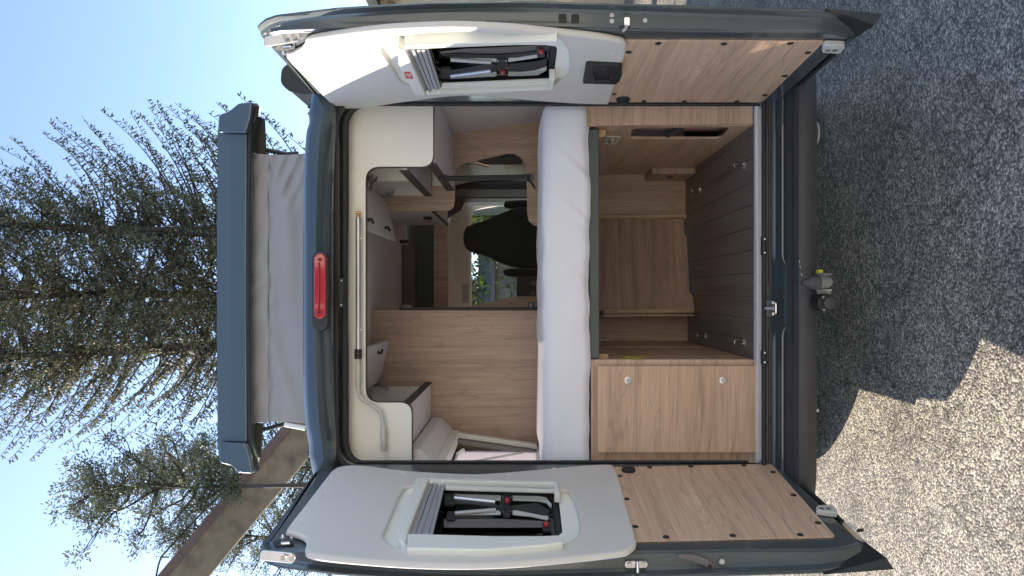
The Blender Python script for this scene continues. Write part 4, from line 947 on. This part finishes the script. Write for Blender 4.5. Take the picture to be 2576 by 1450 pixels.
tube('striker_loop', smooth_loop([P(1944, 757, 3.125), P(1951, 762, 3.10), P(1952, 777, 3.095), P(1951, 790, 3.10), P(1944, 796, 3.125)], 4, False), .004, M['chrome'], sk, 8)
tube('striker_bar', [P(1926, 776, 3.12), P(1950, 776, 3.09)], .007, M['chrome'], sk, 8)
for v in (762, 790): tube('screw', [P(1945, v, 3.122), P(1945, v, 3.112)], .006, M['steel'], sk, 8)
for v0, v1 in ((596, 642), (882, 918)):
    b_ = slabY('buffer_block', [(1917, v0), (1930, v0), (1930, v1), (1917, v1)], 3.17, .02, 'blackp', r=.003)
    for v in (v0 + 6, v1 - 6): tube('screw', [P(1924, v, 3.15), P(1924, v, 3.145)], .004, M['steel'], b_, 8)
# bumper with ribbed step
bm = bmesh.new(); rws = []
bp_ = [(3.20, .492), (3.13, .494), (3.115, .49)]
for i in range(6):
    y = 3.112 - i * .011; bp_ += [(y, .491), (y - .004, .4885), (y - .007, .4885)]
bp_ += [(3.035, .489), (3.015, .486), (2.998, .478), (2.990, .460), (2.992, .43), (3.005, .404), (3.06, .385), (3.3, .37)]
nn = 40
for i in range(nn + 1):
    x = XC - 1.03 + 2.06 * i / nn; e = abs(x - XC); c = max(0, (e - .78) / .25)
    rws.append([bm.verts.new((x - (x - XC) * .03 * (y < 3.02), y + .10 * c ** 2.2, z - .0 * c)) for y, z in bp_])
for a, c in zip(rws, rws[1:]):
    for j in range(len(a) - 1): bm.faces.new((a[j], c[j], c[j + 1], a[j + 1]))
bmp = bm_obj('rear_bumper', bm, M['bumper'], van, smooth=True)
for u, v in ((1957, 574), (1962, 878)): tube('push_rivet', [P(u, v, 3.12), P(u, v, 3.12) + Vector((0, 0, .004))], .010, M['blackp'], bmp, 12)
# scuffs on the bumper edge
for u, v, a in ((2010, 655, 0), (2012, 668, 1), (2016, 688, 2)):
    tube('scuff', [P(u, v, 2.988), P(u + 2, v + 7, 2.986)], .0016, M['grey'], bmp, 6)
# underbody, exhaust, wheels
box('underbody', (XC - .95, 3.3, .30), (XC + .95, 8.2, .40), M['blackp'], van, bevel=0)
tube('exhaust_pipe', [(.72, 4.4, .33), (.70, 3.6, .35), (.66, 3.36, .39)], .022, M['steel'], van, 12)
tube('tow_loop', smooth_loop([P(2046, 308, 3.08), P(2057, 314, 3.05), P(2060, 335, 3.04), P(2056, 358, 3.05), P(2046, 366, 3.08)], 4, False), .006, M['dull'], van, 8)
0 and slabY('hook_plate', [(2046, 432), (2056, 434), (2058, 440), (2046, 440)], 3.02, .01, 'yellow', label='small yellow tag under the bumper')
slabY('bracket_tip', [(2048, 1030), (2060, 1030), (2060, 1036), (2054, 1038), (2054, 1044), (2048, 1044)], 3.03, .01, 'grey')
def wheel(x, y, sg):
    bm = bmesh.new(); c = Vector((x, y, .345)); pr = [(-.11, .20), (-.115, .27), (-.10, .325), (-.075, .342), (.075, .342), (.10, .325), (.115, .27), (.11, .20)]
    n = 48; R_ = []
    for k in range(n):
        t = 2 * math.pi * k / n; g = -.006 * (k % 2)
        R_.append([bm.verts.new(c + Vector((a, math.sin(t) * (r + (g if r > .33 else 0)), math.cos(t) * (r + (g if r > .33 else 0))))) for a, r in pr])
    for k in range(n):
        for j in range(len(pr) - 1): bm.faces.new((R_[k][j], R_[k][j + 1], R_[(k + 1) % n][j + 1], R_[(k + 1) % n][j]))
    wv = bm_obj('wheel', bm, M['tyre'], van, smooth=True)
    bm = bmesh.new(); bm_tube(bm, [c + Vector((-.09, 0, 0)), c + Vector((.09, 0, 0))], .205, 32); bm_tube(bm, [c + Vector((sg * .08, 0, 0)), c + Vector((sg * .105, 0, 0))], [.1, .07], 20)
    bm_obj('rim', bm, M['silver'], wv, smooth=True)
for y in (4.15, 7.75):
    wheel(XC - .90, y, -1); wheel(XC + .90, y, 1)
for sg in (-1, 1): box('mudflap', (XC + sg * .90 - .10, 4.58, .14), (XC + sg * .90 + .10, 4.60, .45), M['rubber'], van)
# tow bar
TB = lambda x, y: (1925.8 + .13065 * x, 631.4 + .13065 * y)
tbar = slabY('tow_bar_bracket', [TB(1010, 432), TB(1278, 432), TB(1278, 470), TB(1010, 470)], 2.97, .12, 'dull')
slabY('bracket_plate', [TB(1025, 742), TB(1280, 742), TB(1280, 783), TB(1025, 783)], 2.97, .12, 'grey', tbar)
slabY('bracket_plate', [TB(1010, 790), TB(1262, 790), TB(1258, 862), TB(1190, 850), TB(1070, 850), TB(1012, 868)], 2.96, .01, 'steel', tbar)
bm = bmesh.new(); c = P(*TB(1150, 605), 2.90); bm_tube(bm, [c + Vector((0, .14, .0)), c + Vector((0, .02, 0)), c + Vector((0, -.01, .0)), c + Vector((0, -.02, .03)), c + Vector((0, -.02, .07))], [.024, .026, .024, .02, .015], 16)
bm_obj('tow_neck', bm, M['dull'], tbar, smooth=True)
bm = bmesh.new(); c = P(*TB(1040, 612), 2.86); bm_tube(bm, [c, c + Vector((0, 0, .004)), c + Vector((0, 0, .042)), c + Vector((0, 0, .05)), c + Vector((.0, 0, .064)), c + Vector((0, 0, .068))], [.024, .027, .024, .018, .013, .009], 24)
bm_obj('ball_cover', bm, M['bumper'], tbar, smooth=True)
slabY('safety_tag', [TB(1020, 362), TB(1110, 362), TB(1110, 430), TB(1020, 430)], 2.95, .03, 'yellow', tbar)
sc_ = P(*TB(1160, 1005), 2.92); bm = bmesh.new(); bm_tube(bm, [sc_ + Vector((0, .06, 0)), sc_, sc_ + Vector((0, -.008, 0))], [.037, .038, .034], 28)
sk_ = bm_obj('trailer_socket', bm, M['blackp'], van, smooth=True)
bm = bmesh.new(); c = sc_ + Vector((0, -.008, -.008)); bm_tube(bm, [c, c + Vector((0, -.012, 0)), c + Vector((0, -.014, 0))], [.024, .023, .02], 24); bm_obj('socket_lid', bm, M['bumper'], sk_, smooth=True)
for x, y in ((1100, 895), (1115, 1138)):
    c = P(*TB(x, y), 2.91); tube('screw', [c, c + SKY * .006], .005, M['chrome'], sk_, 10)

# ------------------------------------------------------------------ mattress: a thing of its own on the bed
bm = bmesh.new(); nx, ns = 150, 46
X0, X1 = -.80, .845; Y0m, Y1m, Z0m, Z1m = 3.265, YB - .02, 1.302, 1.512
def msec(k):   # going from the lower back edge round the front and over the top
    L = [(Y1m, Z0m), (Y0m + .10, Z0m), (Y0m + .03, Z0m + .003), (Y0m + .006, Z0m + .02), (Y0m, Z0m + .05), (Y0m + .0, Z0m + .10), (Y0m + .006, Z0m + .14), (Y0m + .012, Z0m + .17), (Y0m + .03, Z1m - .012), (Y0m + .06, Z1m), (Y0m + .16, Z1m + .004), (Y0m + .4, Z1m + .006), (Y1m - .04, Z1m + .004), (Y1m, Z1m - .03)]
    return L
L = msec(0); pts = smooth_loop([Vector((0, a, c)) for a, c in L], 4, False)
G = []
for i in range(nx + 1):
    x = X0 + (X1 - X0) * i / nx; row = []
    for j, p in enumerate(pts):
        s = j / (len(pts) - 1); y, z = p.y, p.z
        front = math.exp(-((y - Y0m) / .05) ** 2); low = math.exp(-((z - Z0m) / .03) ** 2) * front
        wv = .0035 * math.sin(x * 9 + 1) + .0022 * math.sin(x * 21 + 2 * math.sin(x * 4)) + .0012 * math.sin(x * 47 + 1.3)
        y += -.004 * front * math.sin(x * 7 + z * 20) + low * wv * 1.5
        z += low * wv + (.0022 * math.sin(x * 17 + 3 * math.sin(x * 5) + y * 11) * (1 + (y > YB - .2)) if z > 1.5 else 0)
        # puckers radiating from the lower right-hand and left-hand corners
        for cx, sgn in ((.50, 1), (.30, 1), (-.76, -1), (.02, 1)):
            dx = (x - cx) * sgn; dz = z - Z0m
            if front > .3 and 0 < dz < .2:
                y -= .006 * math.exp(-((dx - dz * .9) / .018) ** 2) * math.exp(-dz / .12) - .004 * math.exp(-((dx - dz * .9 - .03) / .02) ** 2) * math.exp(-dz / .12)
        e0 = min((x - X0) / .05, 1); e1 = min((X1 - x) / .05, 1); ee = (1 - (1 - min(e0, e1)) ** 2) ** .5 if min(e0, e1) < 1 else 1
        zc_ = (Z0m + Z1m) / 2; row.append(bm.verts.new((x, y + .03 * (1 - ee) * front, zc_ + (z - zc_) * (.72 + .28 * ee))))
    G.append(row)
for a, c in zip(G, G[1:]):
    for j in range(len(pts) - 1): bm.faces.new((a[j], c[j], c[j + 1], a[j + 1]))
bm.faces.new(G[0]); bm.faces.new(G[-1][::-1])
mt = bm_obj('mattress', bm, M['sheet'], None, smooth=True)
tag(mt, 'thick mattress under a white fitted sheet on the raised bed across the van', 'mattress')
# ------------------------------------------------------------------ awning crank clipped to the header
ck = empty('awning_crank', P(908, 760, YE - .03), 'silver awning crank rod with cranked grip clipped along the cream panel above the bed', 'crank')
yc = YE - .035
tube('rod', [P(901.5, 548, yc), P(901.5, 880, yc)], .0118, M['silver'], ck, 16)
tube('brass_tip', [P(901, 548, yc), P(901, 537, yc)], .007, M['brass'], ck, 12); tube('brass_tip', [P(893, 535, yc), P(909, 536, yc)], .005, M['brass'], ck, 10)
tube('collar', [P(901, 879, yc), P(901, 903, yc)], .0165, M['blackp'], ck, 18)
tube('crank_arm', smooth_loop([P(901, 903, yc), P(901, 925, yc), P(901, 978, yc), P(906, 998, yc), P(922, 1012, yc), P(945, 1026, yc), P(957, 1038, yc), P(962, 1058, yc), P(963.5, 1080, yc)], 4, False), .0085, M['grey'], ck, 12)
tube('grip', [P(901, 918, yc), P(901, 921, yc), P(901, 972, yc), P(901, 975, yc)], [.009, .0125, .0125, .009], M['grey'], ck, 14)
tube('grip', [P(964, 1073, yc), P(964, 1076, yc), P(965, 1132, yc), P(965, 1135, yc)], [.010, .0135, .0135, .010], M['grey'], ck, 14)
for v in (600, 830):
    tube('clip', [P(893, v, YE - .015), P(894, v, yc - .006), P(909, v, yc - .006), P(910, v, YE - .015)], .0035, M['white'], ck, 8)
# ------------------------------------------------------------------ vegetation
bark = mat('bark', (.055, .042, .034), .9, noise=.4, nscale=6, bump=1, bscale=25)
def leafmat(name, a, c, trans=.35):
    m = bpy.data.materials.new(name); m.use_nodes = True; t = m.node_tree; b = t.nodes['Principled BSDF']; L = t.links.new
    oi = t.nodes.new('ShaderNodeNewGeometry'); r = t.nodes.new('ShaderNodeValToRGB'); r.color_ramp.elements[0].color = (*a, 1); r.color_ramp.elements[1].color = (*c, 1)
    L(oi.outputs['Random Per Island'], r.inputs[0]); L(r.outputs[0], b.inputs['Base Color']); b.inputs['Roughness'].default_value = .6
    tl = t.nodes.new('ShaderNodeBsdfTranslucent'); L(r.outputs[0], tl.inputs[0]); mx = t.nodes.new('ShaderNodeMixShader'); mx.inputs[0].default_value = trans
    L(b.outputs[0], mx.inputs[1]); L(tl.outputs[0], mx.inputs[2]); L(mx.outputs[0], t.nodes['Material Output'].inputs[0]); return m
M['cyp'] = leafmat('cypress_foliage', (.07, .08, .045), (.17, .155, .085), .28)
M['pinef'] = leafmat('pine_foliage', (.075, .09, .06), (.16, .17, .10), .3)
M['bushf'] = leafmat('bush_foliage', (.03, .06, .012), (.30, .34, .05))
M['strawf'] = leafmat('dry_undergrowth', (.12, .09, .04), (.32, .26, .13))
def leaves(name, C, D, L, W, m, parent, kind='stuff'):
    """one slender leaf (a folded pair of triangles) per centre C along direction D"""
    C = np.asarray(C, dtype=float); D = np.asarray(D, dtype=float); n = len(C)
    D /= np.linalg.norm(D, axis=1, keepdims=True) + 1e-9
    r = rng.normal(size=(n, 3)); S = np.cross(D, r); S /= np.linalg.norm(S, axis=1, keepdims=True) + 1e-9
    L = np.broadcast_to(L, (n,))[:, None]; W = np.broadcast_to(W, (n,))[:, None]
    V = np.stack([C, C + D * L * .5 + S * W, C + D * L, C + D * L * .5 - S * W], 1).reshape(-1, 3)
    me = bpy.data.meshes.new(name); me.vertices.add(4 * n); me.vertices.foreach_set('co', V.ravel())
    me.loops.add(4 * n); me.loops.foreach_set('vertex_index', np.arange(4 * n, dtype=np.int32))
    me.polygons.add(n); me.polygons.foreach_set('loop_start', np.arange(0, 4 * n, 4, dtype=np.int32)); me.polygons.foreach_set('loop_total', np.full(n, 4, dtype=np.int32))
    me.update(); me.validate()
    return mkobj(name, me, m, parent, kind=kind)
def conifer(name, X, Y, H, base, spread, lab, cat, group, dens=1.0, zmin=2.0, lo=0, tw=.16, rise=.35, m='cyp', skew=0):
    t = empty(name, (X, Y, 0), lab, cat, group)
    bm = bmesh.new()
    tp = [Vector((X + .12 * math.sin(z * .5 + base), Y, z)) for z in np.linspace(0, H, 14)]
    bm_tube(bm, tp, list(np.linspace(.22, .03, 14)), 9)
    C, D = [], []
    z = zmin
    while z < H - .2:
        k = (z - zmin) / (H - zmin)
        for _ in range(max(1, int(round(random.uniform(2.5, 4.5) * dens)))):
            az = random.uniform(0, 2 * math.pi); Lb = spread(az, z) * random.uniform(.62, 1.08)
            if Lb < .15: continue
            d0 = Vector((math.cos(az), math.sin(az), 0)); p0 = Vector((X + .12 * math.sin(z * .5 + base), Y, z))
            n = 12; pts = []; ri = rise * random.uniform(.3, 1.6); tipu = random.uniform(.1, .45); sw = random.uniform(-.3, .3)
            side_ = Vector((-d0.y, d0.x, 0))
            for i in range(n + 1):
                s = i / n; pts.append(p0 + d0 * Lb * s + side_ * sw * s * s * Lb * .4 + Vector((0, 0, Lb * (ri * s + tipu * s ** 3))))
            bm_tube(bm, pts, [max(.035 * (1 - s / n) ** 1.0 * Lb / 3, .006) for s in range(n + 1)], 5, False)
            # hanging side sprays
            ss = 0.12
            while ss < 1.0:
                i = min(int(ss * n), n - 1); f = ss * n - i; q = pts[i].lerp(pts[i + 1], f); ax = (pts[i + 1] - pts[i]).normalized()
                for sg in (-1, 1):
                    if random.random() < .12: continue
                    tl = tw * (1.35 - ss * .85) * random.uniform(.5, 1.5)
                    dd = (ax.cross(Vector((0, 0, 1))) * sg * random.uniform(.2, .9) + Vector((0, 0, -1)) * random.uniform(.3, 1.1) + ax * random.uniform(.2, .8)).normalized()
                    m_ = max(2, int(tl / .055))
                    for k2 in range(m_):
                        c = q + dd * tl * k2 / m_; C.append(c); D.append(dd + Vector((random.uniform(-.6, .6), random.uniform(-.6, .6), random.uniform(-.6, .5))))
                ss += .16 / max(Lb, .6) * random.uniform(.6, 1.4) * .42
        z += random.uniform(.13, .26) / dens ** .5
    bm_obj('trunk', bm, bark, t, smooth=True)
    C = np.array([tuple(c) for c in C]); D = np.array([tuple(d) for d in D])
    leaves('crown', C, D, rng.uniform(.07, .13, len(C)), rng.uniform(.012, .024, len(C)), M[m], t)
    return t
GT = 'tall evergreens behind the van'
def sp1(az, z):   # long upswept limbs, longest to the picture's right-hand side of the place
    c = math.cos(az); return (2.7 if c > 0 else 2.2) * (1 - .75 * max(0, (z - 9) / 8)) * (.8 + .3 * abs(c))
conifer('cypress_tree', 1.55, 17.5, 19, 0, sp1, 'dark evergreen with long upswept feathery limbs, right of the raised roof', 'tree', GT, 1.7)
conifer('cypress_tree', -.15, 18.6, 20, 2, lambda a, z: 2.6, 'dark evergreen with several bare trunk sections directly above the middle of the raised roof', 'tree', GT, 1.8)
conifer('cypress_tree', -1.35, 17.0, 18, 4, lambda a, z: 2.2 * (1.05 if math.cos(a) < 0 else .8), 'dark evergreen left of the middle of the raised roof, with drooping side sprays', 'tree', GT, 1.7)
conifer('cypress_tree', 2.9, 22, 9.5, 1, lambda a, z: 1.7 * (1 - z / 11), 'slim dark evergreen seen in the gap beside the raised right end of the roof', 'tree', GT, 1.5, zmin=1)
# pines with clumped needles
def pine(X, Y, H, lab, crown, seed, lean=0.0):
    random.seed(seed)
    t = empty('pine_tree', (X, Y, 0), lab, 'tree', 'airy pines behind the gallery')
    bm = bmesh.new(); tp = [Vector((X + lean * (z / H), Y, z)) for z in np.linspace(0, H, 16)]
    bm_tube(bm, tp, list(np.linspace(.065, .015, 16)), 9); C, D = [], []
    z = crown[0]
    while z < H:
        k = (z - crown[0]) / (H - crown[0]); Lm = crown[1] * (math.sin(math.pi * min(1, .18 + .82 * (1 - k))) ** .7) * (1 - .55 * k)
        for _ in range(3):
            az = random.uniform(0, 2 * math.pi); Lb = Lm * random.uniform(.6, 1.1); d0 = Vector((math.cos(az), math.sin(az), 0))
            p0 = Vector((X + lean * z / H, Y, z)); pts = [p0 + d0 * Lb * s + Vector((0, 0, Lb * (.25 * s + .25 * s * s) + random.uniform(-.04, .04))) for s in (0, .25, .5, .75, 1)]
            bm_tube(bm, pts, [.03, .024, .018, .012, .007], 5, False)
            for s in (.45, .7, .85, 1.0):
                for _2 in range(2):
                    i = min(int(s * 4), 3); q = pts[i].lerp(pts[i + 1], s * 4 - i); off = Vector((random.uniform(-.4, .4), random.uniform(-.4, .4), random.uniform(-.15, .35))) * (.5 + Lb * .3)
                    cc = q + off; bm_tube(bm, [q, q + off * .5 + Vector((0, 0, -.03)), cc], [.008, .006, .004], 4, False)
                    nl = 44
                    for _3 in range(nl):
                        d = Vector((random.gauss(0, 1), random.gauss(0, 1), random.gauss(.3, .8))).normalized()
                        C.append(tuple(cc + d * random.uniform(.0, .16))); D.append(tuple(d))
        z += .2
    bm_obj('trunk', bm, bark, t, smooth=True)
    leaves('crown', C, D, rng.uniform(.045, .085, len(C)), rng.uniform(.007, .014, len(C)), M['pinef'], t)
pine(-2.93, 11.6, 8.35, 'airy pine with a thin straight trunk standing left of the raised roof', (6.1, 1.25), 3, -.15)
pine(-3.9, 16.5, 9.6, 'airy pine half hidden by the left end of the raised roof', (3.0, 1.9), 5)
pine(-6.1, 18.5, 10.2, 'airy pine seen past the lower side of the inclined gallery', (3.2, 2.0), 8)
pine(-5.2, 24.0, 9.0, 'airy pine farthest back, low between the gallery and the van', (2.0, 2.6), 11)

# ------------------------------------------------------------------ inclined gallery with handrail
conc = mat('weathered_leaf_shade_cladding', (.20, .15, .10), .9, noise=.8, nscale=4.5, bump=1, bscale=8)  # strong mottling paints dappled leaf shadow into the weathered colour
YG = 12.4
gal = empty('inclined_gallery', P(1314, 900, YG) * 1, 'weathered brown inclined gallery with painted leaf shade and a thin handrail, sloping down between the pines', 'conveyor gallery')
gal.location = (P(760, 1080, YG).x, YG, 0)
a0, a1 = P(395, 1460, YG), P(700, 1095, YG)     # upper edge
b0, b1 = P(560, 1450 + 30, YG), P(800, 1165, YG)    # lower edge
dn = (a1 - a0).normalized(); up_ = Vector((-dn.z, 0, dn.x)); up_ = up_ if up_.z > 0 else -up_
w_ = .62; far = P(812, 1010, YG); st_ = a0 - dn * .0; en = a0 + dn * ((a1 - a0).length + 1.6)
bm = bmesh.new()
hexa(bm, [st_ - dn * 3, en, en - up_ * w_, st_ - up_ * w_ - dn * 3, st_ - dn * 3 + Vector((0, .25, 0)), en + Vector((0, .25, 0)), en - up_ * w_ + Vector((0, .25, 0)), st_ - up_ * w_ - dn * 3 + Vector((0, .25, 0))])
bm_obj('cladding', bm, conc, gal, bevel=.02)
bm = bmesh.new()
hexa(bm, [q + Vector((0, -.03, 0)) for q in (st_ - dn * 3 + up_ * .04, en + up_ * .04, en - up_ * .10, st_ - dn * 3 - up_ * .10)] + [q + Vector((0, .35, 0)) for q in (st_ - dn * 3 + up_ * .04, en + up_ * .04, en - up_ * .02, st_ - dn * 3 - up_ * .02)])
bm_obj('roof_edge', bm, mat('rusty_sheet', (.13, .085, .07), .8, noise=.4, nscale=4), gal)
for k in range(-1, 9):
    q = st_ + dn * k * .62 - up_ * .12
    if k < 8: box('seam', (q.x - .008, YG - .02, q.z - .0), (q.x + .008, YG - .002, q.z + .0) , conc, gal, bevel=0) if False else None
rail = [P(u, v, YG + .1) for u, v in ((388, 1475), (398, 1424), (405, 1402), (470, 1330), (520, 1278), (560, 1238))]
tube('handrail', rail, .016, bark, gal, 6)
for u, v, du, dv in ((405, 1402, 20, 0), (470, 1330, 24, 0), (520, 1278, 24, 2)):
    tube('rail_post', [P(u, v, YG + .1), P(u + du, v + dv, YG + .1)], .014, bark, gal, 6)
for x in (a1.x - .1, a0.x - 2.4):
    zz_ = a0.z + (x - a0.x) * dn.z / dn.x
    box('support_leg', (x - .12, YG + .2, 0), (x + .12, YG + .5, zz_ - .8), conc, gal)

# ------------------------------------------------------------------ what shows through the windscreen
def bush(X, Y, r, h, n, m, lab, name='bush', grp='bushes ahead of the van', kind=None, z0=.0):
    t = empty(name, (X, Y, 0), lab, 'bush', grp)
    bm = bmesh.new(); C, D = [], []
    for _ in range(14):
        az = random.uniform(0, 6.28); l = random.uniform(.5, 1)
        bm_tube(bm, [Vector((X, Y, z0)), Vector((X + math.cos(az) * r * l * .5, Y + math.sin(az) * r * l * .5, h * .6 * l + z0)), Vector((X + math.cos(az) * r * l * .9, Y + math.sin(az) * r * l * .9, h * l + z0))], [.03, .018, .006], 5, False)
    for _ in range(n):
        d = Vector((random.gauss(0, 1), random.gauss(0, 1), random.gauss(0, 1))).normalized() * random.uniform(.55, 1) 
        C.append((X + d.x * r, Y + d.y * r, z0 + h * .55 + d.z * h * .5)); D.append((random.gauss(0, 1), random.gauss(0, 1), random.gauss(.3, 1)))
    bm_obj('stems', bm, bark, t, smooth=True)
    leaves('foliage', C, D, rng.uniform(.08, .2, n), rng.uniform(.015, .04, n), M[m], t)
bush(.0, 15.5, 1.3, 2.6, 3500, 'bushf', 'leafy green bush ahead of the van, seen through the middle of the windscreen')
bush(1.9, 14.5, 1.4, 3.2, 4500, 'bushf', 'tall dark bush ahead of the van, right of the seat')
bush(.75, 13.6, .8, 1.7, 2500, 'strawf', 'tangle of dry stems ahead of the van, beside the seat')
bush(-.35, 13.4, .6, 1.5, 2200, 'strawf', 'low dry bush ahead of the van, near the washroom wall')
bush(-2.2, 16.5, 1.6, 3.4, 4500, 'bushf', 'big green bush far left ahead of the van')
shed = empty('garden_shed', (.35, 14.6, 0), 'small grey board shed behind the dry stems, seen through the windscreen', 'shed')
gb = mat('grey_boards', (.22, .20, .165), .85, noise=.3, nscale=10)
for k in range(12):
    box('board', (-.2 + k * .1, 14.6, 0), (-.2 + k * .1 + .094, 14.63, 2.15), gb, shed, bevel=.004)
bm = bmesh.new(); hexa(bm, [Vector(p) for p in ((-.35, 14.4, 2.13), (1.15, 14.4, 2.13), (1.15, 14.4, 2.2), (-.35, 14.4, 2.2), (-.35, 16.2, 2.5), (1.15, 16.2, 2.5), (1.15, 16.2, 2.57), (-.35, 16.2, 2.57))])
bm_obj('roof', bm, mat('shed_roof', (.12, .11, .10), .8, noise=.3), shed)
box('side_wall', (-.2, 14.64, 0), (.99, 16, 2.1), gb, shed)
# neighbouring timber house corner that shows as a sliver past the right door
hs_ = empty('timber_house', (5.2, 11.5, 0), 'corner of a pale timber house past the outer edge of the right door', 'house')
tm = mat('pale_timber', (.45, .34, .22), .7, noise=.25, nscale=6); 
for k in range(14):
    box('board', (4.55, 10.5 + k * .3, 0), (4.59, 10.5 + k * .3 + .29, 3.7), tm, hs_, bevel=.005)
box('end_wall', (4.6, 10.5, 0), (8.5, 14.7, 3.7), mat('render_wall', (.55, .52, .46), .8, noise=.1), hs_)
rt = mat('dark_roof', (.045, .045, .05), .7, noise=.3, nscale=8)
box('roof', (4.2, 10.1, 3.7), (8.9, 15.1, 3.85), rt, hs_, bevel=.01)
for k in range(8): box('rafter_end', (4.22, 10.3 + k * .62, 3.6), (4.6, 10.38 + k * .62, 3.7), tm, hs_)

# unseen house added behind the viewpoint as warm fill: it shows in the glossy paint and its sunlit front lights the van's tail
h2 = empty('added_fill_house', (0, -5, 0), 'unseen pale house, added to bounce sunlight onto the open tail of the van', 'house')
rw = mat('pale_render', (.74, .71, .66), .85, noise=.06, nscale=2, bump=.3, bscale=30)
holes = [(-6.2, 1.0, 1.2, 1.3), (-3.0, 1.0, 1.2, 1.3), (3.2, 1.0, 1.2, 1.3), (6.0, 1.0, 1.2, 1.3), (-.2, .02, 1.1, 2.2), (-6.2, 3.9, 1.2, 1.2), (-3.0, 3.9, 1.2, 1.2), (-.2, 3.9, 1.2, 1.2), (3.2, 3.9, 1.2, 1.2), (6.0, 3.9, 1.2, 1.2)]
lo_ = [[(x - w / 2, -5, z), (x + w / 2, -5, z), (x + w / 2, -5, z + h), (x - w / 2, -5, z + h)] for x, z, w, h in holes]
plate('wall', [[(-9, -5, 0), (9, -5, 0), (9, -5, 6), (-9, -5, 6)]] + lo_, (0, 1, 0), .3, rw, h2)
box('side_wall', (-9, -12, 0), (-8.7, -5.3, 6), rw, h2); box('side_wall', (8.7, -12, 0), (9, -5.3, 6), rw, h2); box('back_wall', (-9, -12.3, 0), (9, -12, 6), rw, h2)
gw = mat('house_window_glass', (.02, .025, .03), .05)
for x, z, w, h in holes:
    wnd = box('door' if h > 2 else 'window', (x - w / 2, -5.2, z), (x + w / 2, -5.16, z + h), bark if h > 2 else gw, h2)
    if h < 2:
        box('frame', (x - .03, -5.16, z), (x + .03, -5.12, z + h), M['frame'], wnd); box('sill', (x - w / 2 - .05, -5.1, z - .06), (x + w / 2 + .05, -4.93, z - .003), M['grey'], wnd)
bm = bmesh.new(); hexa(bm, [Vector(p) for p in ((-9.5, -4.5, 5.95), (9.5, -4.5, 5.95), (9.5, -4.5, 6.1), (-9.5, -4.5, 6.1), (-9.5, -8.6, 8.2), (9.5, -8.6, 8.2), (9.5, -8.6, 8.35), (-9.5, -8.6, 8.35))])
hexa(bm, [Vector(p) for p in ((-9.5, -8.6, 8.2), (9.5, -8.6, 8.2), (9.5, -8.6, 8.35), (-9.5, -8.6, 8.35), (-9.5, -12.8, 5.95), (9.5, -12.8, 5.95), (9.5, -12.8, 6.1), (-9.5, -12.8, 6.1))])
bm_obj('roof', bm, mat('clay_roof', (.30, .13, .08), .8, noise=.3, nscale=6), h2)
